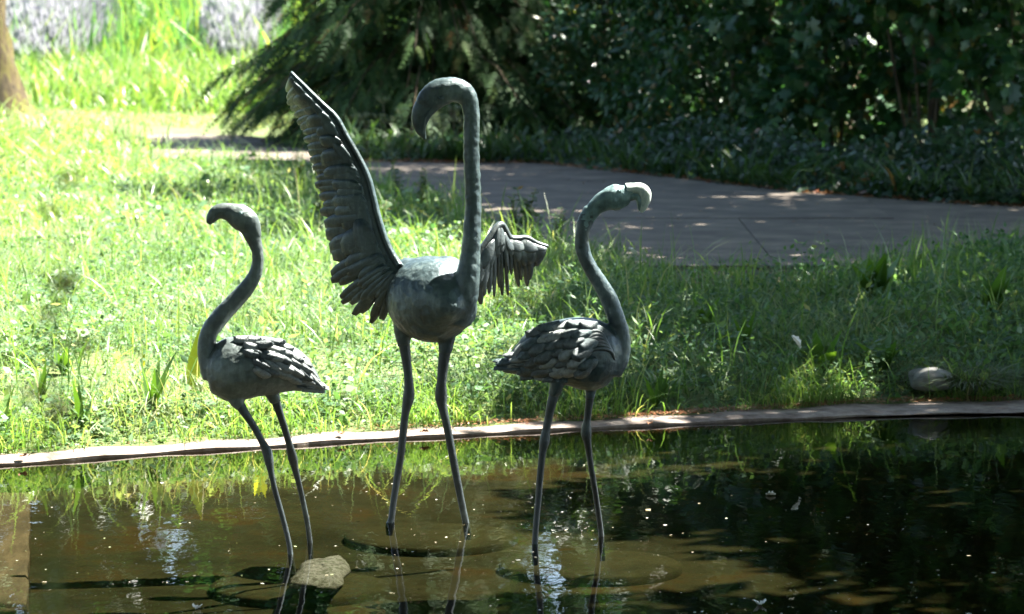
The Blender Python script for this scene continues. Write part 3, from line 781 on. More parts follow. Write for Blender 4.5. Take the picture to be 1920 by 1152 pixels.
# ------------------------------------------------------------------ things in the pool
def rock(name, c, sx, sy, sz, mat, seed, props, rough=.05):
    r = np.random.default_rng(seed); n1, n2 = 20, 12; V = []; Fs = []
    ph = r.uniform(0, 6, 6)
    for i in range(n2 + 1):
        th = math.pi * i / n2
        for j in range(n1):
            a = 2 * math.pi * j / n1
            k = 1 + .1 * math.sin(2 * a + ph[0]) * math.sin(th) + .07 * math.sin(3 * a + ph[1] + th * 2) * math.sin(th) + .05 * math.sin(5 * th + ph[2])
            k += rough * (math.sin(4 * a + ph[3] + th) * math.sin(th) + .6 * math.sin(7 * a + ph[4]) * math.sin(th) + .5 * math.sin(3 * a + 4 * th + ph[5]))
            V.append((sx * k * math.sin(th) * math.cos(a), sy * k * math.sin(th) * math.sin(a), sz * k * math.cos(th)))
    for i in range(n2):
        for j in range(n1):
            a = i * n1 + j; b = i * n1 + (j + 1) % n1; Fs.append((a, b, b + n1, a + n1))
    o = link(name, mesh_vf(name, V, Fs, mat), None, c)
    for k, v in props.items(): o[k] = v
    return o
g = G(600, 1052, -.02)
rock('pale_reflection_slab', (g.x, g.y + .12, -.085), .1, .34, .036, M_pale_reflection, 3, dict(label='mottled whitish flat slab just under the water, standing in for a pale reflection by the small flamingo legs', category='stone'), .12)  # solid slab stands in for a pale rippled reflection
g = GB(1738, 728)
rock('garden_stone', (g.x, g.y - .12, g.z + .055), .115, .1, .06, M_stone, 5, dict(label='pale grey stone lying in the weeds near the pool edge', category='stone'))
# weathered sill running towards the viewer at the far left of the pool
def sill():
    a = G(5, 905, .012); b = G(-30, 1300, .012)
    n = 24; V = []
    for i in range(n + 1):
        t = i / n; y = a.y + (b.y - a.y) * t; xr = -2.075 + .11 + .002 * math.sin(i * 2.1)
        xr = P(42, 1000, y).x if False else -1.975 + (.28) * t * 0
        xr = np.interp(y, [10, 12.9, 16.5, 18], [-1.5, -1.585, -2.0, -2.2]) + .004 * math.sin(i * 1.7)
        z = -.03 + .004 * math.sin(i * 1.3)
        for x, zz in ((xr - .3, -.33), (xr - .3, z), (xr - .01, z), (xr, z - .01), (xr, -.33)): V.append((x, y, zz))
    Fs = []
    for i in range(n):
        for j in range(5): Fs.append((i * 5 + j, i * 5 + (j + 1) % 5, (i + 1) * 5 + (j + 1) % 5, (i + 1) * 5 + j))
    Fs += [(0, 1, 2, 3, 4), tuple(n * 5 + q for q in (4, 3, 2, 1, 0))]
    o = link('sill', mesh_vf('sill', V, Fs, M_sill, smooth=False))
    o['label'] = 'tan weathered sill just under the water at the left edge'; o['category'] = 'sill'
sill()
# floating specks
def floats():
    n = 520
    px = rng.uniform(20, 1920, n); py = 880 + 272 * rng.beta(1.3, 1, n)
    pos = np.array([G(a, b, .002) for a, b in zip(px, py)])
    pos = pos[pos[:, 1] < lip_y(pos[:, 0]) - .1]; n = len(pos)
    az = rng.uniform(0, 2 * np.pi, n); d = np.stack([np.cos(az), np.sin(az), rng.uniform(0, .15, n)], 1)
    nr = np.tile([0, 0, 1.], (n, 1)) + rng.normal(0, .15, (n, 3))
    size = rng.lognormal(math.log(.007), .55, n)
    me = leafmesh('floating_debris', pos, d, nr, np.stack([size * 1.3, size, size], 1), rng.random(n), M_float, LEAF2)
    o = link('floating_debris', me, kind='stuff'); o['label'] = 'petals and specks floating on the pool'; o['category'] = 'debris'
floats()
def litter():
    n = 9000
    x = rng.uniform(-2.6, 2.8, n); wgt = np.clip((x + .9) / 1.5, .06, 1)
    keep = rng.random(n) < wgt; x = x[keep]; n = len(x)
    y = grass_y(x) + rng.normal(-.02, .05, n); y = np.maximum(y, lip_y(x) + .02)
    pos = np.stack([x, y, np.full(n, ZG + .016) + rng.uniform(0, .012, n)], 1)
    az = rng.uniform(0, 6.28, n); d = np.stack([np.cos(az), np.sin(az), rng.normal(0, .2, n)], 1)
    size = rng.uniform(.012, .03, n)
    me = leafmesh('needle_litter', pos, d, np.tile([0, 0, 1.], (n, 1)) + rng.normal(0, .3, (n, 3)), np.stack([size * .35, size, size], 1), rng.random(n), M_litter, LEAF2)
    o = link('needle_litter', me, kind='stuff'); o['label'] = 'brown needle litter along the kerb'; o['category'] = 'litter'
litter()
def path_litter():
    n = 2600; x = rng.uniform(-4, 5, n); y = rng.uniform(25, 41, n); k = inside(PATH, x, y) & (rng.random(n) < np.clip(.45 + .5 * clump_noise(x, y, 2, 71), .05, 1)); x, y = x[k], y[k]; n = len(x)
    az = rng.uniform(0, 6.28, n)
    me = leafmesh('path_litter', np.stack([x, y, np.full(n, ZP + .042)], 1), np.stack([np.cos(az), np.sin(az), rng.normal(0, .15, n)], 1), np.tile([0, 0, 1.], (n, 1)) + rng.normal(0, .2, (n, 3)), rng.uniform(.012, .035, n), rng.random(n), M_litter, LEAF2)
    stuff('path_litter', me, 'small twigs and leaves scattered on the path', 'litter')
path_litter()
# curled dead leaves on the kerb
def dead_leaf(px, py, s, label, mat=M_deadleaf, z=ZG + .016, name='dead_leaf', cat='leaf'):
    c = G(px, py, z); V = []; Fs = []; n = 7
    for i in range(n):
        t = i / (n - 1); wv = math.sin(math.pi * (.06 + .88 * t)) * .5
        for j in range(5):
            q = (j - 2) / 2; V.append(((t - .5) * s, q * wv * s * .8, abs(q) ** 1.6 * s * .28 * wv * 2 + .12 * s * (t - .4) ** 2 + .004 * math.sin(i * 3 + j * 2)))
    for i in range(n - 1):
        for j in range(4): a = i * 5 + j; Fs.append((a, a + 1, a + 6, a + 5))
    o = link(name, mesh_vf(name, V, Fs, mat), None, c); o.rotation_euler = (0, 0, px * .7); o['label'] = label; o['category'] = cat
    return o
for (px, py, s, lb) in [(640, 814, .04, 'dark curled leaf on the bright kerb right of the small flamingo'), (795, 810, .045, 'dark curled leaf on the kerb beside the winged flamingo leg'),
                        (42, 856, .05, 'brown leaf on the kerb at the far left'), (1218, 795, .035, 'small brown leaf on the kerb right of the right flamingo')]:
    dead_leaf(px, py, s, lb)
o = dead_leaf(1492, 642, .07, 'white curled leaf standing in the weeds on the right bank', M_paleleaf, ZP + .12, 'pale_leaf'); o.rotation_euler = (.4, 1.0, .2)
o = dead_leaf(1186, 474, .07, 'white leaf caught on the weeds at the path edge', M_paleleaf, ZP + .16, 'pale_leaf'); o.rotation_euler = (.3, .8, .5)
for (px, py, s, lb) in [(1425, 1133, .055, 'bright petal floating near the bottom right'), (370, 1140, .045, 'bright petal floating near the bottom left'), (1445, 928, .04, 'thin pale leaf floating in the dark water')]:
    dead_leaf(px, py, s, lb, M_paleleaf, .004, 'floating_leaf')

# ------------------------------------------------------------------ lawn and weeds
def in_view(x, y, m=.25): return np.abs(x) < y * (960 / F) * 1.06 + m
def sample_ground(n, y0, y1, bias=1.0, path=True, xlim=None):
    y = y0 + (y1 - y0) * rng.random(n) ** bias
    hw = y * (960 / F) * 1.06 + .25; x = rng.uniform(-1, 1, n) * hw
    if xlim: x = rng.uniform(xlim[0], xlim[1], n)
    k = y > grass_y(x) + .01
    if path: k &= ~inside(PATH, x, y)
    x, y = x[k], y[k]
    return x, y
# fine grass
def lawn():
    for (n, y0, y1, hh, ww) in ((88000, 16.9, 26, .085, .0047), (32000, 25, 38, .1, .0075)):
        x, y = sample_ground(n, y0, y1); n = len(x)
        cn = clump_noise(x, y, 3.2, 5)
        H = hh * rng.lognormal(0, .45, n) * np.clip(1.05 + .6 * cn + .35 * clump_noise(x, y, 8, 21), .25, 3); H = np.clip(H, .015, .3)
        edge = np.clip((y - grass_y(x)) / .3, .3, 1); H *= edge
        base = np.stack([x, y, ground_z(x, y) - .005], 1)
        tint = np.clip(rng.normal(.42, .22, n) + .13 * cn + .14 * clump_noise(x, y, 1.4, 33), 0, 1)
        stuff('grass', blades('grass', base, H, np.full(n, ww) * rng.uniform(.7, 1.5, n), rng.uniform(.3, 1.5, n), rng.uniform(0, 6.28, n), tint, M_lawn, 3), 'short bright grass between pool and path' if y0 < 20 else 'grass near the path and beyond', 'grass')
lawn()
def clover():
    for (n, y0, y1, s0) in ((150000, 16.9, 26, .017), (60000, 25, 37, .028)):
        x, y = sample_ground(n, y0, y1, 1.1); n = len(x)
        cn = clump_noise(x, y, 2.3, 9); keep = rng.random(n) < np.clip(.65 + .4 * cn, .12, 1); x, y, cn = x[keep], y[keep], cn[keep]; n = len(x)
        edge = np.clip((y - grass_y(x)) / .25, .15, 1)
        z = ground_z(x, y) + (.01 + .075 * rng.random(n) * np.clip(1 + .8 * cn + .5 * clump_noise(x, y, 7, 22), .1, 3)) * edge
        az = rng.uniform(0, 6.28, n)
        d = np.stack([np.cos(az), np.sin(az), rng.normal(-.05, .35, n)], 1)
        nr = np.tile([0, 0, 1.], (n, 1)) + rng.normal(0, .45, (n, 3))
        s = s0 * rng.lognormal(0, .45, n) * np.clip(1 + .35 * clump_noise(x, y, 5, 41), .5, 1.8)
        stuff('clover', leafmesh('clover', np.stack([x, y, z], 1), d, nr, np.stack([s * 1.5, s, s], 1), np.clip(rng.normal(.45, .25, n) + .1 * cn, 0, 1), M_clover, LEAF2 if y0 > 20 else LEAF2), 'low clover and weeds leaves near the pool' if y0 < 20 else 'low weed leaves towards the path', 'ground cover')
clover()
# ragged weeds and seed stems
def weeds():
    n = 20000
    x, y = sample_ground(n, 17.8, 33); n = len(x)
    dpath = np.min(np.hypot(x[:, None] - PATH_A[None, :15, 0], y[:, None] - PATH_A[None, :15, 1]), axis=1)
    keep = (rng.random(n) < np.clip(1.3 - dpath / 2.4, .26, 1)) & (x < 4) & ~((x < -1.7) & (y > 34)); x, y = x[keep], y[keep]; n = len(x)
    base = np.stack([x, y, ground_z(x, y)], 1)
    H = rng.uniform(.1, .36, n) * np.clip(1 + .4 * clump_noise(x, y, 4, 77), .4, 1.6)
    stuff('weeds', blades('weeds', base, H, rng.uniform(.004, .009, n), rng.uniform(.1, .9, n), rng.uniform(0, 6.28, n), np.clip(rng.normal(.5, .25, n), 0, 1), M_tall, 4), 'ragged taller grass along the near edge of the path', 'grass')
    n = 5000; x = rng.uniform(-2.6, 3.0, n); y = grass_y(x) - .03 + rng.uniform(.0, .7, n) ** 2; k = rng.random(n) < np.clip(.4 + .5 * clump_noise(x, x * 0, 9, 3), .05, 1); x, y = x[k], y[k]; n = len(x)
    base = np.stack([x, y, ground_z(x, y)], 1); tow = rng.normal(-1.57, 1.0, n)
    stuff('edge_grass', blades('edge_grass', base, rng.uniform(.06, .24, n), rng.uniform(.003, .007, n), rng.uniform(.2, 1.4, n), tow, np.clip(rng.normal(.5, .25, n), 0, 1), M_tall, 4), 'loose grass blades leaning over the kerb', 'grass')
    n = 16000; x, y = sample_ground(n, 17.4, 33, 1.1, True); n = len(x)
    cn = clump_noise(x, y, 2.8, 63); keep = rng.random(n) < np.clip(.35 + .5 * cn, .03, 1); x, y = x[keep], y[keep]; n = len(x)
    az = rng.uniform(0, 6.28, n); d = np.stack([np.cos(az), np.sin(az), rng.uniform(-.1, 1.6, n)], 1)
    z = ground_z(x, y) + rng.uniform(.02, .15, n) * np.clip((y - grass_y(x)) / .3, 0, 1)
    stuff('mixed_weeds', leafmesh('mixed_weeds', np.stack([x, y, z], 1), d, np.tile([0, 0, 1.], (n, 1)) + rng.normal(0, .5, (n, 3)), rng.uniform(.025, .07, n), np.clip(rng.normal(.5, .3, n), 0, 1), M_lawn, LEAF), 'patches of taller leafy weeds in the lawn', 'weeds')
    # right bank: broad weed leaves in the shade
    n = 26000; x, y = sample_ground(n, 17.2, 30, 1.2, True, (.3, 4.2)); n = len(x)
    az = rng.uniform(0, 6.28, n); d = np.stack([np.cos(az), np.sin(az), rng.uniform(-.1, 1.4, n)], 1)
    s = rng.uniform(.03, .075, n) * (.6 + .4 * np.clip((x - .6) / 1.5, 0, 1))
    z = ground_z(x, y) + rng.uniform(.0, .15, n) * np.clip((y - grass_y(x)) / .3, 0, 1) * np.clip(1 + .7 * clump_noise(x, y, 4.5, 55), .15, 2)
    stuff('broad_weeds', leafmesh('broad_weeds', np.stack([x, y, z], 1), d, np.tile([0, 0, 1.], (n, 1)) + rng.normal(0, .4, (n, 3)), s, np.clip(rng.normal(.4, .25, n), 0, 1), M_clover, LEAF), 'broad leaved weeds on the shaded bank', 'weeds')
    # long arching grass on the left in front of the bright path
    n = 18000; x = rng.uniform(-6.2, -1.2, n); y = rng.uniform(27, 40.5, n)
    lim = np.interp(y, [27, 32, 36, 40], [-2.7, -2.9, -3.5, -4.3]); keep = (x < lim + rng.normal(0, .35, n)); x, y = x[keep], y[keep]; n = len(x)
    base = np.stack([x, y, ground_z(x, y)], 1)
    H = rng.uniform(.15, .48, n) * np.clip(.7 + .25 * clump_noise(x, y, 2.2, 3), .35, 1.3) * np.clip(.6 + (y - 27) / 14, .6, 1.2)
    stuff('long_grass', blades('long_grass', base, H, rng.uniform(.008, .018, n), rng.uniform(.5, 1.7, n), rng.uniform(0, 6.28, n), np.clip(rng.normal(.55, .25, n), 0, 1), M_tall, 4), 'long arching sunlit grass left of the path', 'grass')
weeds()
# far meadow on the rising ground
def meadow():
    n = 22000; x = rng.uniform(-10, 2, n); y = rng.uniform(44.2, 50, n)
    keep = ~inside(PATH, x, y) & (y > np.interp(x, [-9, -3], [43.5, 46.2])); x, y = x[keep], y[keep]; n = len(x)
    base = np.stack([x, y, ground_z(x, y)], 1)
    H = rng.uniform(.25, .75, n) * np.clip((y - 45.5) / 1.5, .15, 1)
    stuff('meadow_grass', blades('meadow_grass', base, H, rng.uniform(.012, .028, n), rng.uniform(.1, .8, n), rng.uniform(0, 6.28, n), np.clip(rng.normal(.5, .25, n), 0, 1), M_tall, 3), 'tall pale meadow grass behind the bright path', 'grass')
    n = 17000; x = rng.uniform(-10, 3, n); y = rng.uniform(50, 64, n); n = len(x)
    base = np.stack([x, y, ground_z(x, y)], 1)
    stuff('iris_leaves', blades('iris_leaves', base, rng.uniform(.4, 1.1, n), rng.uniform(.02, .05, n), rng.uniform(.02, .6, n), rng.uniform(0, 6.28, n), rng.random(n), M_iris, 2), 'upright green iris leaves on the far slope', 'plants')
    # lawn strip behind the path
    n = 12000; x = rng.uniform(-7, 0, n); y = rng.uniform(42.5, 47, n); keep = ~inside(PATH, x, y); x, y = x[keep], y[keep]; n = len(x)
    base = np.stack([x, y, ground_z(x, y)], 1)
    stuff('mown_grass', blades('mown_grass', base, rng.uniform(.03, .09, n), rng.uniform(.01, .02, n), rng.uniform(.3, 1.2, n), rng.uniform(0, 6.28, n), np.clip(rng.normal(.75, .2, n), 0, 1), M_lawn, 2), 'yellow green strip of short grass behind the path', 'grass')
    # lavender drifts
    for (px, py, rx, ry, nn, lb) in ((110, 70, .7, 2.4, 8000, 'pale purple lavender clump beside the trunk at top left'), (455, 55, .4, 2.2, 4500, 'pale purple lavender clump half behind the conifer')):
        c = P(px, py, 52.5)
        r = np.sqrt(rng.random(nn)); a = rng.uniform(0, 6.28, nn)
        x = c.x + rx * r * np.cos(a); y = 52.3 + ry * r * np.sin(a)
        z = ground_z(x, y) ; base = np.stack([x, y, z], 1); hh = rng.uniform(.55, .95, nn) * np.sqrt(np.clip(1.1 - r * r, .2, 1)) * 1.15
        root = thing('lavender', (c.x, 53, float(ground_z(c.x, 53))), lb, 'lavender', 'lavender clumps on the far slope')
        off = np.array([c.x, 53, float(ground_z(c.x, 53))])
        link('stems', blades('stems', base - off, hh, np.full(nn, .012), rng.uniform(.05, .5, nn), a, np.clip(rng.normal(.4, .2, nn), 0, 1), M_tall, 2), root)
        az = a; top = base + np.stack([np.cos(az) * hh * .2, np.sin(az) * hh * .2, hh * .82], 1)
        d = np.stack([np.cos(az) * .4, np.sin(az) * .4, np.ones(nn)], 1)
        link('flowers', leafmesh('flowers', top - off, d, rand_unit(nn), np.stack([rng.uniform(.06, .1, nn), rng.uniform(.1, .2, nn), np.full(nn, .1)], 1), rng.random(nn), M_lav, LEAF2), root)
meadow()

# ------------------------------------------------------------------ single plants
def leaf_blade_mesh(name, L, Wd, mat, curl=.4, tint=.5, lobes=0):
    V = []; Fs = []; n = 9
    for i in range(n):
        t = i / (n - 1); wv = math.sin(math.pi * min(.08 + .92 * t ** .75, 1)) * .5 * Wd + .003
        if lobes and i % 2: wv *= .55
        y = L * (t - .15 * curl * t * t) * math.cos(curl * .3); out = curl * L * t * t * .6
        for j in (-1, 0, 1):
            V.append((j * wv, out, y + (-.15 * wv if j == 0 else .0) * 1))
    for i in range(n - 1):
        for j in (0, 1): a = i * 3 + j; Fs.append((a, a + 1, a + 4, a + 3))
    me = mesh_vf(name, V, Fs, mat)
    a = me.attributes.new('tint', 'FLOAT', 'POINT'); a.data.foreach_set('value', [tint] * len(V))
    return me
DOCK = [leaf_blade_mesh('leaf', 1, .3, M_dock, c, t) for c, t in ((.25, .2), (.5, .5), (.8, .8))]
LONG = [leaf_blade_mesh('leaf', 1, .13, M_dock, c, t) for c, t in ((.15, .3), (.35, .7))]
YEL = [leaf_blade_mesh('leaf', 1, .24, M_yellow, .05, .5)]
YELD = [leaf_blade_mesh('leaf', 1, .36, M_yellow, .2, .5, 1)]
def rosette(name, px, py, size, n, meshes, label, cat, group=None, z=None, spread=.5, Yd=None):
    g = GB(px, py) if Yd is None else P(px, py, Yd)
    g.z = float(ground_z(g.x, g.y)) if z is None else z
    root = thing(name, g, label, cat, group)
    for i in range(n):
        a = 2 * math.pi * (i + random.uniform(-.3, .3)) / n
        l = link('leaf', random.choice(meshes), root)
        s = size * random.uniform(.65, 1.05)
        l.scale = (s, s, s); l.rotation_euler = (random.uniform(-.1, .1) - spread * random.uniform(.1, 1), random.uniform(-.15, .15), a)
    return root
GP = 'broad leaved plants growing on the bank'
rosette('dock_plant', 1540, 704, .3, 11, DOCK, 'bright green dock plant on the shaded bank below the white leaf', 'plant', GP, spread=.6)
rosette('dock_plant', 1652, 700, .26, 12, DOCK, 'pale green dock plant just left of the grey stone', 'plant', GP, spread=.7)
rosette('dock_plant', 1325, 620, .22, 8, DOCK, 'small dock plant right of the right flamingo neck', 'plant', GP)
rosette('dock_plant', 1395, 655, .24, 7, LONG, 'narrow leaved plant left of the white leaf on the bank', 'plant', GP)
rosette('dock_plant', 1640, 570, .32, 11, DOCK, 'large dock plant in the weeds under the path on the right', 'plant', GP)
rosette('dock_plant', 1860, 600, .34, 12, DOCK, 'wide dock plant near the right edge of the bank', 'plant', GP)
rosette('dock_plant', 1230, 765, .2, 9, LONG, 'grassy plant at the kerb right of the right flamingo', 'plant', GP, spread=.8)
rosette('plantain', 285, 786, .36, 6, LONG, 'tall dark leaved plant left of the small flamingo', 'plant', GP, spread=.25)
rosette('plantain', 153, 812, .24, 7, LONG, 'narrow green plant near the kerb at left', 'plant', GP, spread=.3)
rosette('plantain', 75, 770, .22, 6, LONG, 'thin leaved plant above the kerb at far left', 'plant', GP, spread=.35)
rosette('plantain', 8, 800, .25, 7, LONG, 'arching green plant cut by the left edge', 'plant', GP, spread=.8)
rosette('plantain', 118, 705, .16, 7, DOCK, 'low broad leaved plant left in the bright lawn', 'plant', GP)
rosette('yellow_leaved_plant', 357, 740, .36, 2, YEL, 'upright yellow green leaf touching the small flamingo neck', 'plant', GP, spread=.02)
rosette('yellow_leaved_plant', 268, 690, .09, 2, YEL, 'small yellow leaf in the lawn left of the small flamingo', 'plant', GP, spread=.1)
rosette('yellow_leaved_plant', 484, 724, .24, 3, YELD, 'yellow green lobed leaf plant behind the small flamingo, mirrored in the pool', 'plant', GP, spread=.2)
# strap leaved tuft by the stone
def tuft(px, py, n, H, label, name='grass_tuft', W=.007, mat=M_tall, bend=(.5, 1.6), r=.1, group=None, Y=None, tint=(.25, .2)):
    g = GB(px, py) if Y is None else P(px, py, Y); g.z = float(ground_z(g.x, g.y))
    a = rng.uniform(0, 6.28, n); rr = r * np.sqrt(rng.random(n))
    base = np.stack([rr * np.cos(a), rr * np.sin(a), np.zeros(n)], 1)
    me = blades(name, base, rng.uniform(.6, 1.1, n) * H, rng.uniform(.7, 1.3, n) * W, rng.uniform(*bend, n), a + rng.normal(0, .5, n), np.clip(rng.normal(tint[0], tint[1], n), 0, 1), mat, 5)
    o = link(name, me, None, g); o['label'] = label; o['category'] = 'grass tuft' if name == 'grass_tuft' else 'plant'
    if group: o['group'] = group
    return o
tuft(1815, 738, 650, .24, 'grey green arching grass tuft right of the pale stone', mat=M_strap, bend=(.7, 2.0), r=.13)
tuft(1240, 745, 60, .2, 'bright grass tuft on the bank right of the right flamingo', W=.01)
tuft(1312, 330, 60, .42, 'strap leaved clump under the hedge above the path', 'daylily', W=.03, mat=M_iris, bend=(.5, 1.3), r=.12, tint=(.2, .2))
tuft(1072, 306, 40, .3, 'pale strap leaved clump at the far path edge', 'daylily', W=.025, mat=M_tall, bend=(.5, 1.3), r=.1)
# bright upright grass stems between the wing and the neck and beside
GS = 'upright grass stems before the path'
for (px, py, h, lb) in ((735, 478, .2, 'yellow grass stems just right of the big wing'), (783, 474, .26, 'tallest yellow grass stems behind the winged flamingo back'), (822, 480, .2, 'leaning grass stems touching the winged flamingo neck'),
                        (1075, 560, .24, 'grass stems under the right flamingo neck bend'), (965, 560, .24, 'grass stems below the small wing'), (1010, 590, .28, 'grass stems right of the small wing'), (905, 660, .2, 'grass stems under the winged flamingo chest'), (1198, 540, .2, 'grass stems on the path edge right of the neck')):
    tuft(px, py, 9, h, lb, W=.008, bend=(.05, .5), r=.09, group=GS, tint=(.8, .15))
# leafy stalks
SEED = leafmesh('seed_head', rng.normal(0, .011, (14, 3)), rand_unit(14), rand_unit(14), np.full(14, .018), np.clip(rng.normal(.5, .2, 14), 0, 1), M_strap, LEAF2)
def stalk_plant(px, py, H, label, group, Y=None, heads=False, name='leafy_weed', lean=0, mat=M_mixed):
    g = GB(px, py) if Y is None else P(px, py, Y); g.z = float(ground_z(g.x, g.y))
    root = thing(name, g, label, 'plant', group)
    ns = random.randint(3, 5); tubes = []; pos = []; dr = []; sz = []; hd = []
    for s in range(ns):
        a = random.uniform(0, 6.28); h = H * random.uniform(.65, 1.05); sp = random.uniform(.05, .28) * h
        pts = [(0, 0, 0), (math.cos(a) * sp * .3, math.sin(a) * sp * .3, h * .45), (math.cos(a) * sp + lean, math.sin(a) * sp, h)]
        tubes.append(tube(pts, [.005, .004, .0025], 5, 3))
        c = catmull(pts, 8)
        for i in range(2, len(c) - 1):
            if heads and i % 2: continue
            for k in range(1 if heads else 3):
                b = random.uniform(0, 6.28); pos.append(c[i]); dr.append((math.cos(b), math.sin(b), random.uniform(-.2, .6))); sz.append(random.uniform(.04, .08) * (1.1 - .5 * i / len(c)))
        if heads:
            tip = c[-1]
            for k in range(5):
                b = 2 * math.pi * k / 5; e = tip + np.array([math.cos(b) * .05, math.sin(b) * .05, .05])
                tubes.append(tube([tip, e], [.002, .0015], 4)); hd.append(e)
    V, Fs = join(tubes); link('stems', mesh_vf('stems', V, Fs, M_stem if not heads else M_head), root)
    n = len(pos); link('leaves', leafmesh('leaves', np.array(pos), np.array(dr), np.tile([0, 0, 1.], (n, 1)) + rng.normal(0, .3, (n, 3)), np.array(sz), rng.random(n), mat, LEAF), root)
    if hd:
        for e in hd: link('seed_head', SEED, root, tuple(e))
GN = 'leafy weeds growing along the path'
spots = [(560, 355, .3), (600, 420, .3), (690, 440, .42), (745, 395, .45), (790, 400, .35), (650, 480, .3), (720, 470, .34), (960, 470, .4), (1000, 475, .34), (985, 455, .42), (830, 452, .36), (1045, 480, .3)]
labs = ['leafy weed at the tip of the bright path', 'leafy weed behind the middle of the raised wing', 'bushy weed just right of the raised wing', 'tallest leafy weed against the grey path, between wing and neck', 'leafy weed left of the long straight neck', 'leafy weed hidden low behind the wing', 'low weed above the winged flamingo back', 'tall weed left of the gap behind the small wing', 'leafy weed right above the small wing', 'tallest seeding weed above the small wing', 'small weed behind the straight neck', 'weed left of the right flamingo neck']
for (a, b, h), lb in zip(spots, labs): stalk_plant(a, b, h, lb, GN)
GU = 'dry umbel stalks before the conifer'
for i, (a, b, h) in enumerate([(690, 308, .42), (725, 306, .5), (765, 306, .46), (800, 306, .52), (835, 308, .4), (850, 306, .45)]):
    stalk_plant(a, b, h, ['leftmost', 'second from left', 'third from left', 'fourth from left, under the bent bill,', 'fifth from left', 'rightmost'][i] + ' of the dry umbel plants before the conifer', GU, heads=True, name='umbel_plant')

# ------------------------------------------------------------------ trees and shrubs
def limb(p0, p1, r0, r1, sag=0, seg=7, wob=.04):
    p0 = np.array(p0, float); p1 = np.array(p1, float); L = np.linalg.norm(p1 - p0)
    pts = [p0 + (p1 - p0) * t + np.array([random.uniform(-wob, wob) * L, random.uniform(-wob, wob) * L, sag * L * math.sin(math.pi * t)]) * (0 < t < 1) for t in (0, .33, .66, 1)]
    return tube(pts, np.linspace(r0, r1, 4), seg, 3)

def conifer(base, H, R, label, nlev, per, droop=.25, seedz=0, zmin=.15, group=None, dense=1.0):
    root = thing('conifer', base, label, 'conifer tree', group)
    V, Fs = tube([(0, 0, 0), (.05, 0, H * .4), (0, .05, H)], [R * .09, R * .065, .02], 10, 4); link('trunk', mesh_vf('trunk', V, Fs, M_bark), root)
    tubes = []; pos = []; dr = []; nr = []; sz = []
    for lv in range(nlev):
        z = zmin + (H - zmin) * (lv / nlev) ** 1.15 + random.uniform(-.05, .05)
        rad = R * (1 - (z / H)) ** .7 * random.uniform(.75, 1.1) * (1 if z > .5 else .75 + .5 * z)
        for k in range(per):
            a = 2 * math.pi * (k + random.random()) / per; L = rad * random.uniform(.75, 1.12)
            dz = random.uniform(-.1, .22) * L
            cen = []
            for t in np.linspace(0, 1, 9):
                cen.append((math.cos(a) * L * t, math.sin(a) * L * t, z + dz * t - droop * L * t ** 2.2 + .12 * L * math.sin(t * 3)))
            cen = np.array(cen)
            if z < 4: tubes.append(tube(cen[::2], np.linspace(.02, .004, 5), 4))
            m = int(38 * L * dense) if z < 5 else int(10 * L * dense)
            ts = rng.uniform(.2, 1, m) ** .75
            idx = ts * 8; i0 = np.minimum(idx.astype(int), 7); fr = (idx - i0)[:, None]
            c = cen[i0] * (1 - fr) + cen[i0 + 1] * fr; tg = cen[i0 + 1] - cen[i0]; tg /= np.linalg.norm(tg, axis=1, keepdims=True)
            side = np.cross(tg, [0, 0, 1]); s = rng.choice([-1, 1], m)[:, None]; tw = rng.uniform(0, .42, m)[:, None] * (1.15 - ts[:, None]) * L * .55
            p = c + side * s * tw + np.array([0, 0, 1]) * rng.normal(0, .025, m)[:, None] - np.array([0, 0, 1]) * tw * .25
            pos.append(p); d = tg * .8 + side * s * rng.uniform(.1, .9, m)[:, None] - np.array([0, 0, 1]) * rng.uniform(.05, .55, m)[:, None]
            dr.append(d); nn = np.tile([0, 0, 1.], (m, 1)) + rng.normal(0, .35, (m, 3)); nr.append(nn); sz.append(rng.uniform(.15, .31, m) * (1 if z < 5 else 1.9))
    if tubes: V, Fs = join(tubes); link('branches', mesh_vf('branches', V, Fs, M_bark), root)
    pos = np.concatenate(pos); n = len(pos)
    link("foliage", leafmesh("foliage", pos, np.concatenate(dr), np.concatenate(nr), np.concatenate(sz), rng.random(n), M_needles, SPRAY), root)
conifer((-.8, 39.6, ZP), 5.0, 2.3, 'dark feathery conifer whose branches hang over the bright path', 46, 14, dense=.95)
conifer((1.7, 41.8, ZP), 12, 2.4, 'dark conifer standing behind the glossy shrub', 34, 11, dense=.7)
conifer((3.6, 40.8, ZP), 12, 2.8, 'dark drooping conifer behind the middle of the hedge', 34, 11, dense=.7)

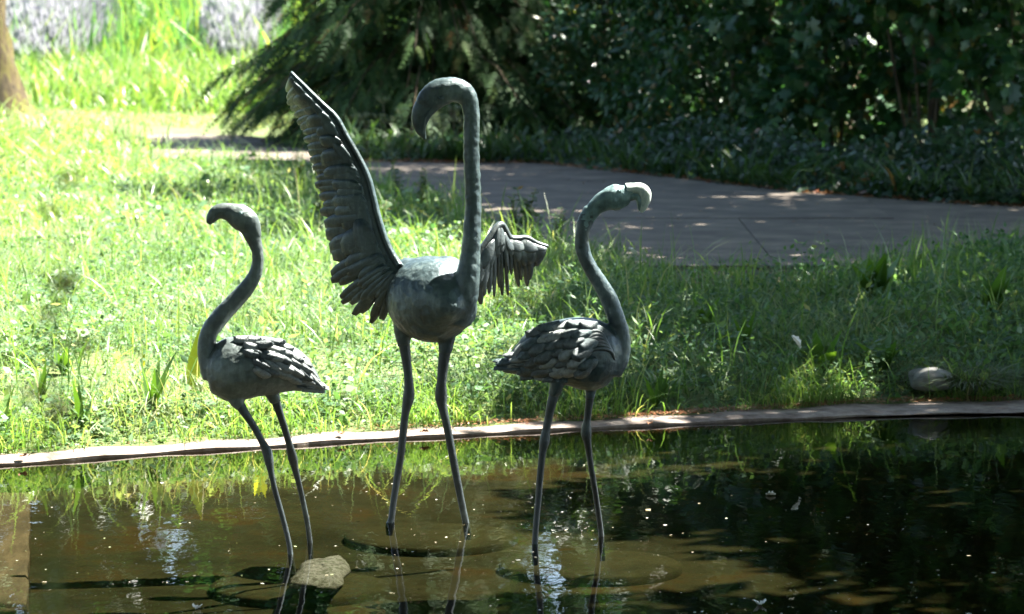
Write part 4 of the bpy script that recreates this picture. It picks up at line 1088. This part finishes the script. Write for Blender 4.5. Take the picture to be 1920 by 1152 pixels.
def bush(name, base, rx, ry, H, n, leaf, mat, tpl, label, group=None, clumps=40, z0=0.0, stems=9, cat='shrub', hang=.3, shell=.55):
    root = thing(name, base, label, cat, group)
    cl = []; tubes = []
    for i in range(clumps):
        a = random.uniform(0, 6.28); r = random.random() ** shell; zz = z0 + (H - z0) * random.random() ** .8
        k = math.sqrt(max(.15, 1 - (zz / H) ** 3)); cl.append((math.cos(a) * rx * r * k, math.sin(a) * ry * r * k, zz))
    cl = np.array(cl)
    for i in range(stems): q = cl[random.randrange(clumps)]; tubes.append(limb((q[0] * .2, q[1] * .2, 0), q, .018, .005, .05, 5))
    V, Fs = join(tubes); link('stems', mesh_vf('stems', V, Fs, M_bark), root)
    ci = rng.integers(0, clumps, n); cr = min(rx, ry, H) * rng.uniform(.2, .42, clumps)
    off = rand_unit(n) * (rng.random(n) ** .45)[:, None] * cr[ci][:, None]; pos = cl[ci] + off; pos[:, 2] = np.maximum(pos[:, 2], .02)
    d = off / (np.linalg.norm(off, axis=1, keepdims=True) + 1e-6) * .6 + rng.normal(0, .5, (n, 3)); d[:, 2] -= hang
    nr = np.tile([0, -.35, .8], (n, 1)) + off / (np.linalg.norm(off, axis=1, keepdims=True) + 1e-6) * .5 + rng.normal(0, .4, (n, 3))
    link('foliage', leafmesh('foliage', pos, d, nr, leaf * rng.lognormal(0, .25, n), rng.random(n), mat, tpl), root)
    return root
def at(px, Y): return (P(px, 300, Y).x, Y, ZP)
HG = 'shrubs of the hedge behind the path'
bush('glossy_shrub', at(960, 39.3), .85, .6, 3.2, 5200, .085, M_laurel, LEAF, 'glossy leaved shrub with sunlit gaps right of the straight neck', HG, 70)
bush('glossy_shrub', at(1110, 39.2), .75, .6, 3.2, 4800, .085, M_laurel, LEAF, 'glossy shrub with bluish shine above the right flamingo head', HG, 50)
bush('dark_shrub', at(1230, 37.9), .9, .8, 2.6, 10000, .08, M_dark, LEAF, 'dark shrub above the pale flamingo bill', HG, 60)
bush('dark_shrub', at(1390, 37.0), 1.0, .9, 3.2, 11000, .085, M_dark, LEAF, 'dark shrub in the middle of the hedge, left of the maple', HG, 70)
bush('maple_shrub', at(1560, 36.2), 1.1, 1.0, 4.2, 5500, .12, M_dark, MAPLE, 'lobed leaved shrub left of the big maple in the hedge', HG, 80)
bush('maple_shrub', at(1740, 35.3), 1.1, 1.0, 4.6, 6000, .125, M_dark, MAPLE, 'dark maple like shrub in the hedge at right', HG, 90)
bush('maple_shrub', at(1930, 34.4), 1.1, 1.0, 4.6, 5000, .125, M_dark, MAPLE, 'maple like shrub at the right end of the hedge', HG, 80)
bush('maple_shrub', at(2120, 34.4), 1.2, 1.0, 4.6, 1200, .15, M_dark, MAPLE, 'maple like shrub cut off by the right edge', HG, 60)
bush('dark_shrub', at(840, 39.0), .7, .35, .5, 1500, .06, M_laurel, LEAF, 'low weedy shrub under the bent bill', HG, 30)
# dense backing shrubs
for i, (px, Y, h) in enumerate([(1080, 44.5, 2.6), (1220, 43.5, 4.5), (1290, 43, 5), (1400, 41.5, 5), (1650, 40, 5), (1880, 39, 5)]):
    bush('dark_shrub', at(px, Y), 1.5, .9, h, 7000, .13, M_dark, LEAF2, ['low dark shrub far behind the glossy shrubs', 'tall dark shrub behind the right glossy shrub', 'tall dark shrub above the right flamingo head at the back', 'tall dark shrub at the back in the middle of the hedge', 'tall dark shrub behind the lobed leaved shrub', 'tall dark shrub behind the maple at right'][i], 'tall shrubs at the back of the hedge', 90, cat='shrub')
# ivy carpet at the foot of the hedge
def ivy():
    fx = np.array([G(a, b, ZP).x for a, b in [(560, 290), (700, 309), (1000, 311), (1200, 331), (1350, 350), (1500, 366), (1700, 381), (1920, 393), (2100, 412)]])
    fy = np.array([G(a, b, ZP).y for a, b in [(560, 290), (700, 309), (1000, 311), (1200, 331), (1350, 350), (1500, 366), (1700, 381), (1920, 393), (2100, 412)]])
    n = 12000; x = -1.6 + 6.8 * rng.random(n) ** .7; d = rng.random(n) ** .8 * 1.9; y0 = np.interp(x, fx, fy)
    e = .07 * np.sin(x * 5) + .05 * np.sin(x * 13 + 1)
    y = y0 + d - .12 + e
    hmax = (.05 + .3 * np.clip(d / 1.4, 0, 1) ** .8 * np.clip(1 + .6 * clump_noise(x, d * 2, 3.1, 4), .2, 2.2)) * np.clip(.3 + (x + .5) / 2.6, .3, 1)
    z = ZP + hmax * rng.random(n) ** .5 + .01
    dd = rng.normal(0, .5, (n, 3)); dd[:, 1] -= .3; dd[:, 2] -= .5
    nr = np.tile([0, -.6, .75], (n, 1)) + rng.normal(0, .3, (n, 3))
    m = 9000; x2 = rng.uniform(-1.6, 5.2, m); d2 = rng.uniform(0, 1.7, m); y2 = np.interp(x2, fx, fy) + d2 - .05
    cn = clump_noise(x2, d2 * 2, 4.0, 14); k = rng.random(m) < np.clip(.35 + .5 * cn, .05, 1); x2, y2, cn, d2 = x2[k], y2[k], cn[k], d2[k]; m = len(x2)
    az2 = rng.uniform(0, 6.28, m)
    stuff('hedge_weeds', blades('hedge_weeds', np.stack([x2, y2, np.full(m, ZP)], 1), rng.uniform(.12, .5, m), rng.uniform(.012, .04, m), rng.uniform(.3, 1.5, m), az2, np.clip(rng.normal(.35, .25, m), 0, 1), M_mixed, 4), 'ragged green weeds at the foot of the hedge', 'weeds')
    stuff('ivy', leafmesh('ivy', np.stack([x, y, z], 1), dd, nr, rng.uniform(.035, .09, n), np.clip(rng.normal(.4, .25, n) + .2 * clump_noise(x, y, 4, 8), 0, 1), M_ivy, IVY), 'ivy spreading along the foot of the hedge', 'ivy')
    n = 5000; x = rng.uniform(-1.5, 5, n); y = np.interp(x, fx, fy) + rng.normal(-.02, .07, n) + .07 * np.sin(x * 5)
    az = rng.uniform(0, 6.28, n)
    stuff('fallen_leaves', leafmesh('fallen_leaves', np.stack([x, y, np.full(n, ZP + .04)], 1), np.stack([np.cos(az), np.sin(az), rng.normal(0, .3, n)], 1), np.tile([0, 0, 1.], (n, 1)) + rng.normal(0, .3, (n, 3)), rng.uniform(.02, .05, n), rng.random(n), M_litter, LEAF2), 'brown fallen leaves along the far path edge', 'leaves')
ivy()

# trunk at the top left
def left_trunk():
    g = P(-14, 250, 38.0); g.z = float(ground_z(g.x, g.y)) - .05
    root = thing('broadleaf_tree', g, 'mossy tree trunk cut by the top left corner', 'tree')
    h = 9; V, Fs = tube([(0.12, 0, 0), (.03, 0, .5), (-.08, 0, 1.5), (-.25, .1, 4), (-.3, .1, h)], [.34, .22, .17, .14, .08], 14, 5)
    V = np.asarray(V); V[:, 0] += .02 * np.sin(V[:, 2] * 17 + V[:, 1] * 20)
    parts = [(V, Fs)]; cl = []
    for i in range(9):
        a = random.uniform(0, 6.28); z0 = random.uniform(5, 8); e = (math.cos(a) * 2.2 - .3, math.sin(a) * 2.2, z0 + random.uniform(.4, 1.8)); parts.append(limb((-.25, .1, z0), e, .06, .02)); cl.append(e)
    V, Fs = join(parts); link('trunk', mesh_vf('trunk', V, Fs, M_bark_sun), root)
    n = 2200; cl = np.array(cl); ci = rng.integers(0, len(cl), n); pos = cl[ci] + rng.normal(0, .45, (n, 3)) * [1.3, 1.3, .7]; k = pos[:, 2] > 2.6; pos = pos[k]; n = len(pos)
    link('crown', leafmesh('crown', pos, rand_unit(n), rand_unit(n), rng.uniform(.09, .16, n), rng.random(n), M_canopy, LEAF2), root)
left_trunk()

def big_tree(base, label, clumps, n, leaf, trunk_r, mat=M_canopy, group=None, name='broadleaf_tree', cr=(.7, 1.2), zsq=.6):
    """clumps: world positions of leaf masses carried by limbs"""
    root = thing(name, base, label, 'tree', group); b = np.array(base, float); cl = np.array(clumps) - b
    top = cl[:, 2].max(); cen = cl.mean(0)
    V, Fs = tube([(0, 0, -.05), (.05, .05, 1.5), (cen[0] * .12, cen[1] * .12, 3.2), (cen[0] * .3, cen[1] * .3, top * .8)], [trunk_r * 1.3, trunk_r, trunk_r * .85, trunk_r * .35], 12, 5); parts = [(V, Fs)]
    for q in cl:
        z0 = min(max(q[2] * random.uniform(.55, .85), 2.6), top * .75); f = z0 / (top * .8); s = np.array([cen[0] * .3 * f, cen[1] * .3 * f, z0]); parts.append(limb(s, q, trunk_r * .22, .02, .04, 6))
    V, Fs = join(parts); link('trunk', mesh_vf('trunk', V, Fs, M_bark), root)
    ci = rng.integers(0, len(cl), n); rr = rng.uniform(cr[0], cr[1], len(cl))
    off = rand_unit(n) * (rng.random(n) ** .5)[:, None] * rr[ci][:, None] * [1, 1, zsq]
    pos = cl[ci] + off
    link('crown', leafmesh('crown', pos, rand_unit(n), np.tile([0, 0, 1.], (n, 1)) + rng.normal(0, .5, (n, 3)), leaf * rng.lognormal(0, .25, n), rng.random(n), mat, LEAF2), root)

LIT = [(P(a, b, Y), r) for a, b, Y, r in ((440, 400, 14.4, 1.25), (483, 480, 14.4, 1.25), (520, 660, 14.4, 1.25), (850, 160, 15.0, 1.3), (895, 300, 15.0, 1.25), (890, 420, 15.0, 1.2), (580, 170, 15.2, 1.2),
        (690, 330, 15.2, 1.25), (735, 480, 15.2, 1.2), (820, 485, 15.2, 1.2), (945, 425, 15.4, 1.0), (1200, 355, 14.65, .95), (1080, 600, 14.65, .8))]
def spare(cl):
    out = []
    for q in cl:
        v = Vector(q); ok = True
        for p, r in LIT:
            d = v - p; t = d.dot(SUN)
            if t > 0 and (d - SUN * t).length < r: ok = False
        if ok: out.append(q)
    return out
# shade trees to the right: crowns overhead, above the picture; their shadow lies on the path and the right bank
def shade_clumps(poly, h0, h1, n, step):
    xs = [p[0] for p in poly]; ys = [p[1] for p in poly]; out = []
    x = min(xs)
    while x < max(xs):
        y = min(ys)
        while y < max(ys):
            gx = x + random.uniform(-.4, .4) * step; gy = y + random.uniform(-.4, .4) * step
            if inside(poly, np.array(gx), np.array(gy)):
                h = random.uniform(h0, h1); k = (h - ZG) / SUN.z; out.append((gx + SUN.x * k, gy + SUN.y * k, h))
            y += step
        x += step
    return out
c1 = shade_clumps([(.6, 17.6), (4.5, 16.5), (6.5, 26), (-.1, 26.5), (.15, 22)], 4.6, 6.6, 0, 1.05)
big_tree((5.6, 22.5, ZG), 'large broadleaf tree right of the picture shading the bank', spare(c1), 23000, .235, .28, cr=(.75, 1.1))
c2 = shade_clumps([(-.1, 26), (5.6, 25), (6, 37), (-1.2, 37), (-.8, 31)], 5.0, 7.5, 0, 1.2)
big_tree((7.4, 31.5, ZG), 'large broadleaf tree right of the picture shading the path', spare(c2), 38000, .235, .32, cr=(.85, 1.25))
c3 = shade_clumps([(.55, 8), (4.8, 8), (4.8, 17), (.55, 17)], 5.2, 7.0, 0, 1.2)
big_tree((7.8, 17.5, ZG), 'broadleaf tree right of the pool shading the dark water', spare(c3), 28000, .235, .26, cr=(.8, 1.15))

c4 = shade_clumps([(-1.3, 26), (.2, 25), (-.6, 33), (-1.8, 36), (-2.8, 36), (-2.6, 31)], 5.2, 7.5, 0, 1.5)
big_tree((6.2, 36.5, ZP), 'thin crowned tree right of the picture casting dappled shade on the lawn', spare(c4), 9000, .17, .3, cr=(.7, 1.1))
c5 = shade_clumps([(-2.6, 10.5), (.4, 10.5), (.6, 14.0), (-1.0, 14.0), (-2.6, 13.8)], 6.0, 8.0, 0, 1.1)  # unseen crown added to shade the near water
big_tree((9.5, 13.5, ZG), 'unseen tree added right of the pool to shade the water nearest the viewer', spare(c5), 9000, .235, .3, cr=(.7, 1.0))
# wood behind everything: seen through gaps and mirrored in the pool
def wood():
    i = 0
    names = ['far dark tree', 'tall far tree', 'broad far tree']
    for (x, y, h, r) in [(-15, 84, 13, 4.5), (-9.5, 88, 15, 4.2), (-5.6, 83, 14, 3.4), (-1.5, 86, 15, 4.5), (4, 66, 13, 4), (9, 60, 13, 4), (14, 58, 13, 4.5), (-21, 78, 14, 5), (20, 52, 13, 5), (1.2, 74, 15, 4), (-7.4, 96, 17, 4.2)]:
        z = float(ground_z(x, y)); cl = []
        for k in range(34):
            a = random.uniform(0, 6.28); zz = z + h * random.uniform(.16 if i < 4 else .1, 1); rr = r * math.sqrt(max(0, 1 - abs((zz - z) / h * 2 - 1) ** 2.5)) * random.random() ** .5
            cl.append((x + math.cos(a) * rr, y + math.sin(a) * rr, zz))
        big_tree((x, y, z), ['tree standing far behind the meadow at left', 'tall tree far behind the meadow', 'far tree above the iris slope', 'far tree behind the left conifer', 'tree behind the hedge, left of middle', 'tree behind the middle of the hedge', 'tree behind the maple shrubs', 'tree beyond the left edge of the meadow', 'tree beyond the right end of the hedge', 'tree far behind the glossy shrubs', 'tallest tree far beyond the iris slope'][i], cl, 8500, .43, .35, M_dark, 'trees of the wood behind', cr=(1.1, 1.9), zsq=.8)
        i += 1
wood()

# plants of the near bank, close to the camera and out of focus
bush('near_shrub', (.78, 4.3, ZG), .3, .3, 1.42, 420, .05, M_mixed, LEAF, 'blurred green twigs close by at the bottom right corner', None, 26, z0=.9, stems=6, shell=.7)
def near_stalk():
    Y = 3.6; b = P(90, 900, Y); root = thing('seed_stalk', (b.x, Y, ZG), 'blurred dry seed stalk close by in front of the bright lawn at left', 'plant')
    o = Vector((b.x, Y, ZG)); heads = [(125, 335), (98, 392), (122, 530), (86, 596), (150, 648), (60, 735), (112, 765), (118, 872)]
    tubes = []
    for i, (px, py) in enumerate(heads):
        e = P(px, py, Y + random.uniform(-.05, .05)) - o
        m = Vector((e.x * .3, e.y * .3, e.z * .8)); tubes.append(tube([(0, 0, 0), tuple(m), tuple(e)], [.0012, .0009, .0007], 5, 4))
        n = 60; p = rng.normal(0, 1, (n, 3)) * [.006, .006, .004]
        link('seed_head', leafmesh('seed_head', p, rand_unit(n), rand_unit(n), np.full(n, .006 if i != 2 else .01), rng.random(n) * .5, M_litter, LEAF2), root, tuple(e))
    V, Fs = join(tubes); link('stem', mesh_vf('stem', V, Fs, M_stem), root)
near_stalk()

# unseen trees added around the viewer to keep sky light off the birds
def park():
    spots = [(-9, -3, 12, 4.5), (-3.5, -7, 14, 4.5), (3, -6, 13, 4.5), (9, -2, 13, 4.5), (-9.5, 7, 12, 4), (-13, 17, 12, 4.5), (13.5, 9, 12, 4.2), (-1, -14, 16, 5)]
    lab = ['unseen tree added behind the viewer at left', 'unseen tree added straight behind the viewer', 'unseen tree added behind the viewer, a little right', 'unseen tree added behind the viewer at right', 'unseen tree added left of the pool', 'unseen tree added left of the lawn beyond the picture', 'unseen tree added right of the pool beyond the picture', 'tallest unseen tree added far behind the viewer']
    for (x, y, h, r), lb in zip(spots, lab):
        cl = []
        for k in range(30):
            a = random.uniform(0, 6.28); zz = h * random.uniform(.12, 1); rr = r * math.sqrt(max(.05, 1 - abs(zz / h * 2 - 1) ** 3)) * random.random() ** .5
            cl.append((x + math.cos(a) * rr, y + math.sin(a) * rr, zz + .4))
        big_tree((x, y, ZG), lb, cl, 5000, .5, .35, M_dark, 'unseen trees added round the pool against sky light', cr=(1.2, 2.0), zsq=.8)
park()

# unseen tall tree added against sky light; its shadow falls left of the picture
def sky_blocking_tree():
    cl = []
    for k in range(620):
        h = random.uniform(8.5, 13); y = random.uniform(-9, 30); x = random.uniform(-11, 9)
        if y - .26 * h < 10.5 or x < .54 * h - .128 * max(y - .26 * h, 0) - 1.9: cl.append((x, y, h))
    big_tree((-6.5, 14, ZG), 'unseen very tall tree added left of the pool, its high crown cutting sky light', spare(cl), 36000, .47, .5, M_canopy, None, cr=(1.0, 1.6))
sky_blocking_tree()
